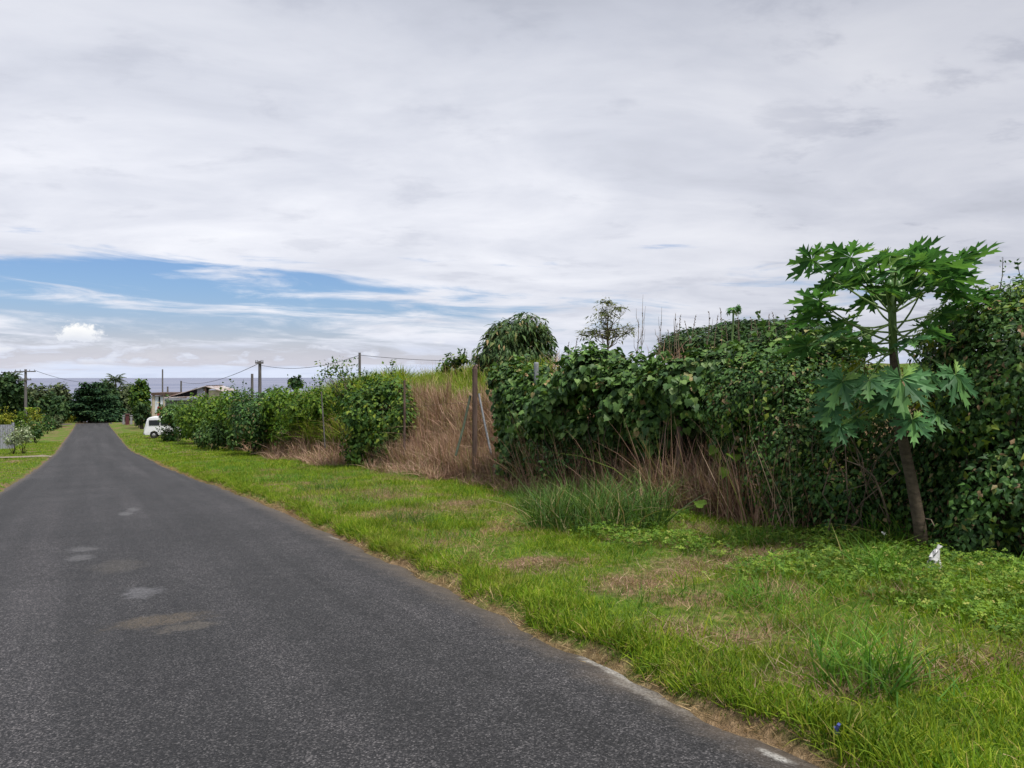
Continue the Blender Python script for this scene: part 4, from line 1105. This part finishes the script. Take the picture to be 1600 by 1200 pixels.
def cable(a, b, sag, label, r=.02):
    t = np.linspace(0, 1, 24)[:, None]; p = a + (b - a) * t; p[:, 2] -= sag * 4 * (t * (1 - t))[:, 0]
    mb = MB(); mb.tube(p, r, 5, False)
    o = mb.build('power_cable', M['wire'], base=a); tag(o, label, 'cable', 'overhead power cables')
o_ = np.array([0, 0, -.15])
cable(p2 + o_, p6 + o_, .8, 'power cable sagging from the capped pole to the pole behind the shed', .022)
cable(p2 + o_ * 2, p4 + o_, .5, 'power cable between the capped pole and the slim grey pole', .016)
cable(p4 + o_, at(860, 560, 46), .25, 'power cable running right from the slim grey pole to the mango tree', .014)
cable(p1 + RIGHT * 1.1 + o_, at(150, 597, 150), .5, 'power cable running right from the left power pole', .025)
cable(p1 - RIGHT * 1.1 + o_, p1b + o_, .3, 'power cable between the two left power poles', .025)

# ================================================================== WHITE VAN
def car_profile(mb, prof, w, tum=.12, inset=.0):
    """extruded side profile (x forward, z up) with tumblehome and rounded shoulders"""
    n = len(prof); zs = [p[1] for p in prof]; zmid = min(zs) + .55 * (max(zs) - min(zs))
    rows = []
    for (yy, sc) in ((-w / 2, .93), (-w / 2 + .07, 1.0), (w / 2 - .07, 1.0), (w / 2, .93)):
        cxm = sum(p[0] for p in prof) / n; czm = sum(zs) / n
        rows.append([(cxm + (x - cxm) * (1 - (1 - sc) * .35), yy * (1 - tum * max(0, (z - zmid) / (max(zs) - zmid))), czm + (z - czm) * (1 - (1 - sc) * .5)) for (x, z) in prof])
    V = [p for r in rows for p in r]; fs = []
    for k in range(3):
        for i in range(n): fs.append((k * n + i, k * n + (i + 1) % n, (k + 1) * n + (i + 1) % n, (k + 1) * n + i))
    fs.append(tuple(range(n - 1, -1, -1))); fs.append(tuple(3 * n + i for i in range(n)))
    return np.array(V), fs
def place_car(V, base, rz):
    c, s = math.cos(rz), math.sin(rz); V = np.asarray(V, float)
    return np.stack([V[:, 0] * c - V[:, 1] * s, V[:, 0] * s + V[:, 1] * c, V[:, 2]], -1) + base
def wheel(parent, base, rz, x, y, r):
    mb = MB(); mb.lathe((0, 0, 0), [(r * .62, -.09), (r * .94, -.1), (r, -.06), (r, .06), (r * .94, .1), (r * .62, .09)], 20, 'y')
    Vq = np.concatenate(mb.V) + [x, y, r]; mb.V = [place_car(Vq, base, rz)]; ty = mb.build('tyre', M['rubber'], parent)
    mb = MB(); mb.lathe((0, 0, 0), [(r * .3, -.1), (r * .6, -.08), (r * .62, .07), (r * .3, .11), (.05, .12)], 16, 'y')
    Vq = np.concatenate(mb.V) + [x, y, r]; mb.V = [place_car(Vq, base, rz)]; mb.build('rim', M['steel'], ty)
def add_part(parent, name, mat, boxes, base, rz):
    mb = MB()
    for (c, s, ry) in boxes: mb.box(c, s, 0, 0, ry)
    mb.V = [place_car(np.concatenate(mb.V), base, rz)]; return mb.build(name, mat, parent)
vb = on_ground(245, 68); vb[2] += .02
VR = math.pi - R(12)          # nose towards the road
vb = vb + np.array([1.3, .6, 0]); vb[2] = float(hgt(vb[1], vb[0]))
van = thing('van', vb, 'white van parked on the verge half hidden by the green bush', 'van')
prof = [(-2.1, .35), (-2.15, .9), (-2.1, 1.6), (-1.95, 1.82), (1.5, 1.86), (1.78, 1.80), (1.95, 1.66), (2.1, 1.05), (2.15, .9), (2.2, .45), (2.1, .3), (1.75, .3), (1.68, .55), (1.4, .68), (1.12, .55), (1.05, .3), (-1.0, .3), (-1.08, .55), (-1.35, .68), (-1.62, .55), (-1.7, .3)]
Vv, Fv = car_profile(None, prof, 1.66, .14)
mb = MB(); mb.add(place_car(Vv, vb, VR), Fv); mb.build('body', M['white'], van)
for s in (1, -1):
    add_part(van, 'side_window', M['glass'], [((1.35, s * .80, 1.36), (.85, .05, .44), 0), ((.3, s * .80, 1.36), (1.1, .05, .44), 0), ((-1.2, s * .792, 1.36), (1.2, .03, .42), 0)], vb, VR)
    add_part(van, 'headlight', M['lampglass'], [((2.16, s * .6, .78), (.06, .26, .16), 0)], vb, VR)
    for x in (1.4, -1.35): wheel(van, vb, VR, x, s * .72, .3)
add_part(van, 'windscreen', M['glass'], [((2.04, 0, 1.34), (.03, 1.25, .56), -.24)], vb, VR)
add_part(van, 'bumper', M['greywall'], [((2.2, 0, .42), (.1, 1.5, .16), 0)], vb, VR)
# dark low shrub heap in front of the van
low_shrub('dark_bush', 'very dark low heap of growth under the white van side', 268, 680, 62, 15, 9, 'dark', 110, .2, 17)

# ================================================================== SHOP FRONT AND SHED
d = 86
sb = on_ground(255, d)
shop = thing('shop_front', sb, 'narrow cream framed shop front with pale panels behind the white van', 'building')
def cb(mb, px0, px1, py0, py1, dd, th):
    a = at(px0, py1, dd); b = at(px1, py0, dd); c = (a + b) / 2 + FWD * th / 2
    w = (px1 - px0) / F * dd; h = (py1 - py0) / F * dd
    mb.box(c, (w, th, h), -YAW)
zb = HY - (sb[2] - .1) / d * F
mb = MB(); cb(mb, 237, 274, 619, zb, d, 3.0); mb.build('wall', M['cream'], shop)
for (a, b_) in ((238, 241.5), (255, 257), (271, 274)):
    mb = MB(); cb(mb, a, b_, 617, zb, d - .1, .1); mb.build('pillar', M['cream'], shop)
mb = MB(); cb(mb, 236, 275, 613.5, 618, d - .25, 3.4); mb.build('fascia', M['oldwood'], shop)
for (a, b_, m, t0, t1) in ((242, 247.5, 'panel', 620, 645), (248, 250, 'black_fill', 620, 645), (250.5, 254.5, 'panel', 620, 640), (257.5, 262, 'panel', 620, 634), (262.5, 265, 'black_fill', 620, 636), (265.5, 270.5, 'panel', 620, 632)):
    mb = MB(); cb(mb, a, b_, t0, t1, d - .04, .04); mb.build('window_panel', M[m], shop)
mb = MB(); cb(mb, 246, 258, 635, 655, d - .09, .04); cb(mb, 258.2, 268, 632.5, 655, d - .1, .04); mb.build('red_shutter', M['redpaint'], shop)

d = 84
hb = on_ground(300, d)
shed = thing('shed', hb, 'grey shed with rusty iron roof and dark open gable above the hedge', 'building')
zb = HY - (hb[2] - .1) / d * F
mb = MB(); cb(mb, 258, 336, 626, zb, d, 5.0); mb.build('wall', M['greywall'], shed)
mb = MB()
def sheet(mb, A, B, depth, th=.05, ridges=34):
    """corrugated sheet from A to B (left/right), running back by depth"""
    A = np.asarray(A); B = np.asarray(B); n = ridges * 2
    t = np.linspace(0, 1, n + 1)[:, None]; p = A + (B - A) * t; p[:, 2] += np.where(np.arange(n + 1) % 2 == 0, .025, -.025)
    q = p + FWD * depth; vv = np.concatenate([p, q, p - [0, 0, th], q - [0, 0, th]]); m = n + 1
    fs = [(i, i + 1, m + i + 1, m + i) for i in range(n)] + [(2 * m + i, 2 * m + i + 1, i + 1, i) for i in range(n)] + [(3 * m + i, 3 * m + i + 1, 2 * m + i + 1, 2 * m + i) for i in range(n)]
    mb.add(vv, fs)
mb = MB(); sheet(mb, at(256, 621.5, d - .6), at(318, 619, d - .6), 1.6); mb.build('lower_roof', M['iron'], shed)
mb = MB(); cb(mb, 256, 318, 622, 625.5, d - .62, .12); mb.build('gutter', M['palefence'], shed)
mb = MB()
A = at(268, 620.5, d + .5); Bq = at(308, 605.5, d + .5); C_ = at(308, 620.5, d + .5)
mb.add([A, C_, Bq, A + FWD * .1, C_ + FWD * .1, Bq + FWD * .1], [(0, 1, 2), (5, 4, 3), (0, 3, 4, 1), (1, 4, 5, 2), (2, 5, 3, 0)])
mb.build('open_gable_shade', M['black_fill'], shed)  # solid wedge, the dark inside of the gable painted as near-black colour
mb = MB(); sheet(mb, at(262, 620, d + .2), at(322, 602.5, d + .2), 5.0); mb.build('upper_roof', M['iron'], shed)
mb = MB(); cb(mb, 308, 318, 607, 621, d + .45, .1); mb.build('gable_panel', M['palefence'], shed)
mb = MB(); cb(mb, 319.5, 322, 604, 626, d + .3, .2); mb.build('post', M['oldwood'], shed)
mb = MB(); cb(mb, 322, 326, 606, 626, d + .5, .1); mb.build('doorway_shade', M['black_fill'], shed)  # flat near-black sheet painted as the shade in the door opening
mb = MB(); sheet(mb, at(321, 603.5, d + .2), at(350, 612, d + .2), 5.0, ridges=16); mb.build('rear_roof', M['iron'], shed)
mb = MB(); cb(mb, 326, 346, 609.5, 626, d + .5, .1); mb.build('end_wall', M['cream'], shed)

# ================================================================== SMALL FAR THINGS AT THE CROSSING
def small_car(label, px, d, rz, paint):
    b = on_ground(px, d); b[2] += .06
    t = thing('car', b, label, 'car', 'cars at the end of the road')
    prof = [(-2.0, .3), (-2.05, .8), (-1.5, .92), (-.95, 1.36), (.45, 1.4), (1.05, .95), (1.95, .8), (2.05, .4), (1.95, .28), (1.65, .28), (1.3, .6), (.95, .28), (-.95, .28), (-1.3, .6), (-1.65, .28)]
    Vv, Fv = car_profile(None, prof, 1.65, .2); mb = MB(); mb.add(place_car(Vv, b, rz), Fv); mb.build('body', paint, t)
    for s in (1, -1):
        add_part(t, 'side_window', M['glass'], [((-.25, s * .74, 1.12), (1.3, .1, .3), 0)], b, rz)
        for x in (1.3, -1.3): wheel(t, b, rz, x, s * .72, .29)
    add_part(t, 'windscreen', M['glass'], [((.78, 0, 1.16), (.04, 1.2, .5), -.9)], b, rz)
    return t
small_car('small faded pink red car at the end of the road', 146, 139, R(62), M['pinkcar'])
def gatepost(label, px, py, d, mat, w):
    g = on_ground(px, d); top = at(px, py, d); h = top[2] - g[2]
    mb = MB(); mb.box((g[0], g[1], g[2] + h / 2), (w, w, h)); mb.box((g[0], g[1], g[2] + h + .06), (w * 1.3, w * 1.3, .1)); mb.box((g[0], g[1], g[2] + .06), (w * 1.2, w * 1.2, .14))
    tag(mb.build('gate_pillar', mat, base=g), label, 'pillar', 'pillars at the end of the road')
gatepost('dark red pillar at the right of the road end', 199, 648, 112, M['darkcar'], .5)
gatepost('pale grey pillar right of the dark red pillar', 205, 650, 112, M['greywall'], .28)
gatepost('pale grey pillar left of the dark red pillar', 193, 650, 113, M['greywall'], .25)

# ================================================================== SKY AND LIGHT
SUN_EL, SUN_AZ = R(66), math.atan2(.25, -.8)     # azimuth from +Y towards +X
sund = np.array([math.sin(SUN_AZ) * math.cos(SUN_EL), math.cos(SUN_AZ) * math.cos(SUN_EL), math.sin(SUN_EL)])
w = bpy.data.worlds.new('World'); scene.world = w; w.use_nodes = True
t = NT('', w.node_tree)
sky = t.n('ShaderNodeTexSky', sky_type='NISHITA'); sky.sun_disc = False
sky.sun_elevation = SUN_EL; sky.sun_rotation = SUN_AZ; sky.air_density = 1.2; sky.dust_density = .2; sky.ozone_density = 2.5
bg = t.n('ShaderNodeBackground'); t.link(t.mix(1.0, sky.outputs[0], t.mix(t.smooth(t.math('ARCSINE', t.xyz(t.n('ShaderNodeTexCoord').outputs['Generated'])[2]), .01, .11), (.80, .79, 1.16), (.70, .86, 1.22)), 'MULTIPLY'), bg.inputs[0]); bg.inputs[1].default_value = .072
dirv = t.n('ShaderNodeTexCoord').outputs['Generated']
a = t.vmath('DOT_PRODUCT', dirv, tuple(RIGHT)); f_ = t.vmath('DOT_PRODUCT', dirv, tuple(FWD)); z = t.xyz(dirv)[2]
az = t.math('ARCTAN2', a, f_); el = t.math('ARCSINE', z)
zz = t.math('ADD', t.math('MAXIMUM', z, 0.0), .13)
q = t.comb(t.math('DIVIDE', a, zz), t.math('DIVIDE', f_, zz), 0.0)
qs = t.vmath('MULTIPLY', q, (.75, 1.0, 1))
n1 = t.noise(qs, 1.2, 9, .58, .4)
n4 = t.noise(t.vmath('ADD', qs, (31.0, 7.7, 2)), 3.4, 6, .6, .2)
n2 = t.noise(t.vmath('ADD', qs, (13.1, 4.2, 0)), 1.7, 9, .58, .35)
n3 = t.noise(t.vmath('ADD', qs, (3.7, 21.0, 5)), .35, 5, .5, .4)
# coverage: an overcast sheet above, a blue gap low on the left
elw = t.math('ADD', el, t.math('MULTIPLY', t.math('SUBTRACT', n3, .5), .05))
topg = t.math('SUBTRACT', .144, t.math('MULTIPLY', t.smooth(az, -.4, .15), .035))
gap = t.math('MULTIPLY', t.smooth(elw, -.01, .03), t.math('SUBTRACT', 1.0, t.smooth(elw, t.math('SUBTRACT', topg, .02), t.math('ADD', topg, .02))))
left = t.math('SUBTRACT', 1.0, t.smooth(az, -.30, .06))
gapw = t.math('MULTIPLY', gap, t.math('ADD', t.math('MULTIPLY', left, .32), .32))
# long thin streaks of cloud crossing the gap
st = t.noise(t.comb(t.math('MULTIPLY', az, 5.0), t.math('MULTIPLY', t.math('ADD', el, t.math('MULTIPLY', az, .035)), 40), 1.0), 1.0, 8, .6, .5)
cov = t.math('ADD', t.math('MULTIPLY', t.math('SUBTRACT', n1, .5), .7), t.math('MULTIPLY', t.math('SUBTRACT', st, .5), 2.4))
cov = t.math('SUBTRACT', t.math('ADD', cov, .55), gapw)
cov = t.math('ADD', cov, t.math('MULTIPLY', t.smooth(el, .15, .2), .4))
mask = t.smooth(cov, -.22, .34)
bright = t.math('ADD', t.math('MULTIPLY', n2, .65), t.math('MULTIPLY', n3, .45))
ccol = t.ramp(bright, [(.36, (.455, .475, .54)), (.5, (.56, .58, .65)), (.62, (.65, .665, .725)), (.75, (.735, .745, .79))])
ccol = t.mix(t.math('MULTIPLY', t.math('MULTIPLY', t.smooth(n4, .55, .70), t.math('ADD', .7, t.smooth(az, .2, .55))), .75), ccol, t.mix(1.0, ccol, (.80, .81, .84), 'MULTIPLY'))
ccol = t.mix(1.0, ccol, t.ramp(t.smooth(az, -.5, .65), [(0, (1.03, 1.03, 1.03)), (.5, (1.0, 1.0, 1.0)), (1, (.84, .84, .85))]), 'MULTIPLY')
# greyer towards the zenith
ccol = t.mix(t.smooth(el, .22, .5), ccol, t.mix(1.0, ccol, (.80, .81, .83), 'MULTIPLY'))
# low cumulus row along the horizon
azs = t.comb(t.math('MULTIPLY', az, 16), t.math('MULTIPLY', el, 46), 2.0)
nc = t.noise(azs, 1.0, 6, .58, .3)
row = t.math('MULTIPLY', t.smooth(el, .004, .018), t.math('SUBTRACT', 1.0, t.smooth(el, .03, .055)))
cm = t.math('MULTIPLY', t.smooth(nc, .46, .60), row)
# one cumulus puff low on the left
def puff(a0, e0, wa, we, sc):
    dx = t.math('DIVIDE', t.math('SUBTRACT', az, a0), wa); dy = t.math('DIVIDE', t.math('SUBTRACT', el, e0), we)
    dyb = t.math('MULTIPLY', dy, t.math('ADD', 1.0, t.math('MULTIPLY', t.math('LESS_THAN', dy, 0.0), 2.2)))
    r = t.math('SQRT', t.math('ADD', t.math('MULTIPLY', dx, dx), t.math('MULTIPLY', dyb, dyb)))
    nn = t.noise(t.comb(t.math('MULTIPLY', az, sc), t.math('MULTIPLY', el, sc), 5.0), 1.0, 5, .6)
    return t.math('SUBTRACT', 1.0, t.smooth(t.math('ADD', r, t.math('MULTIPLY', t.math('SUBTRACT', nn, .5), 1.7)), .6, 1.1))
def dirof(px, py): return math.atan((px - CX) / F), math.atan((HY - py) / F * math.cos(math.atan((px - CX) / F)))
a0, e0 = dirof(123, 522); p_ = puff(a0, e0 - .004, .026, .018, 120)
whitec = t.mix(t.smooth(nc, .48, .72), (.56, .58, .66), (.80, .79, .78))
mixc = t.mix(cm, ccol, whitec); mask2 = t.math('MAXIMUM', mask, t.math('MULTIPLY', cm, .85))
mixc = t.mix(p_, mixc, t.mix(t.smooth(t.math('ADD', el, t.math('MULTIPLY', nc, .02)), e0 - .002, e0 + .022), (.60, .62, .67), (.84, .84, .82))); mask2 = t.math('MAXIMUM', mask2, p_)
# milky air near the horizon
hz = t.math('SUBTRACT', 1.0, t.smooth(el, .0, .06))
mixc = t.mix(t.math('MULTIPLY', hz, .45), mixc, (.44, .54, .76)); mask2 = t.math('MAXIMUM', mask2, t.math('MULTIPLY', hz, .55))
# brighter veil around the hidden sun, added out of view for extra soft light
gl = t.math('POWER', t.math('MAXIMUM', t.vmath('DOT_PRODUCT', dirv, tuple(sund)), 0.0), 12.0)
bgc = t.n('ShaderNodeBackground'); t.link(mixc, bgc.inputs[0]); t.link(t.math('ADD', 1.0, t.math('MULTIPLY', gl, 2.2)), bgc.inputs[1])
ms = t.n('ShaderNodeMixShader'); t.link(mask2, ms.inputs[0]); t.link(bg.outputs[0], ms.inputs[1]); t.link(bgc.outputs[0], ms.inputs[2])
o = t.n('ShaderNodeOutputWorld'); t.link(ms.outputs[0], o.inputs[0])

ld = bpy.data.lights.new('sun', 'SUN'); ld.energy = 4.6; ld.angle = R(12); ld.color = (1, .95, .87)
lo = bpy.data.objects.new('sun', ld); COL.objects.link(lo)
from mathutils import Vector
lo.rotation_euler = Vector(tuple(sund)).to_track_quat('Z', 'Y').to_euler(); lo.location = (20, 20, 40)

# ================================================================== CAMERA
cam = bpy.data.cameras.new('camera'); cam.sensor_width = 36; cam.lens = 36 * F / 1600
cam.shift_y = -(600 - HY) / 1600; cam.clip_start = .05; cam.clip_end = 60000
co = bpy.data.objects.new('camera', cam); COL.objects.link(co); co.location = (0, 0, 0); co.rotation_euler = (R(90), 0, -YAW)
scene.camera = co
scene.view_settings.view_transform = 'Standard'; scene.view_settings.look = 'None'; scene.view_settings.exposure = .35; scene.view_settings.gamma = 1
scene.render.engine = 'CYCLES'
cy = scene.cycles
cy.max_bounces = 5; cy.diffuse_bounces = 3; cy.glossy_bounces = 2; cy.transmission_bounces = 3; cy.transparent_max_bounces = 4
cy.use_denoising = True
try: cy.denoiser = 'OPENIMAGEDENOISE'
except Exception: pass
cy.sample_clamp_indirect = 6
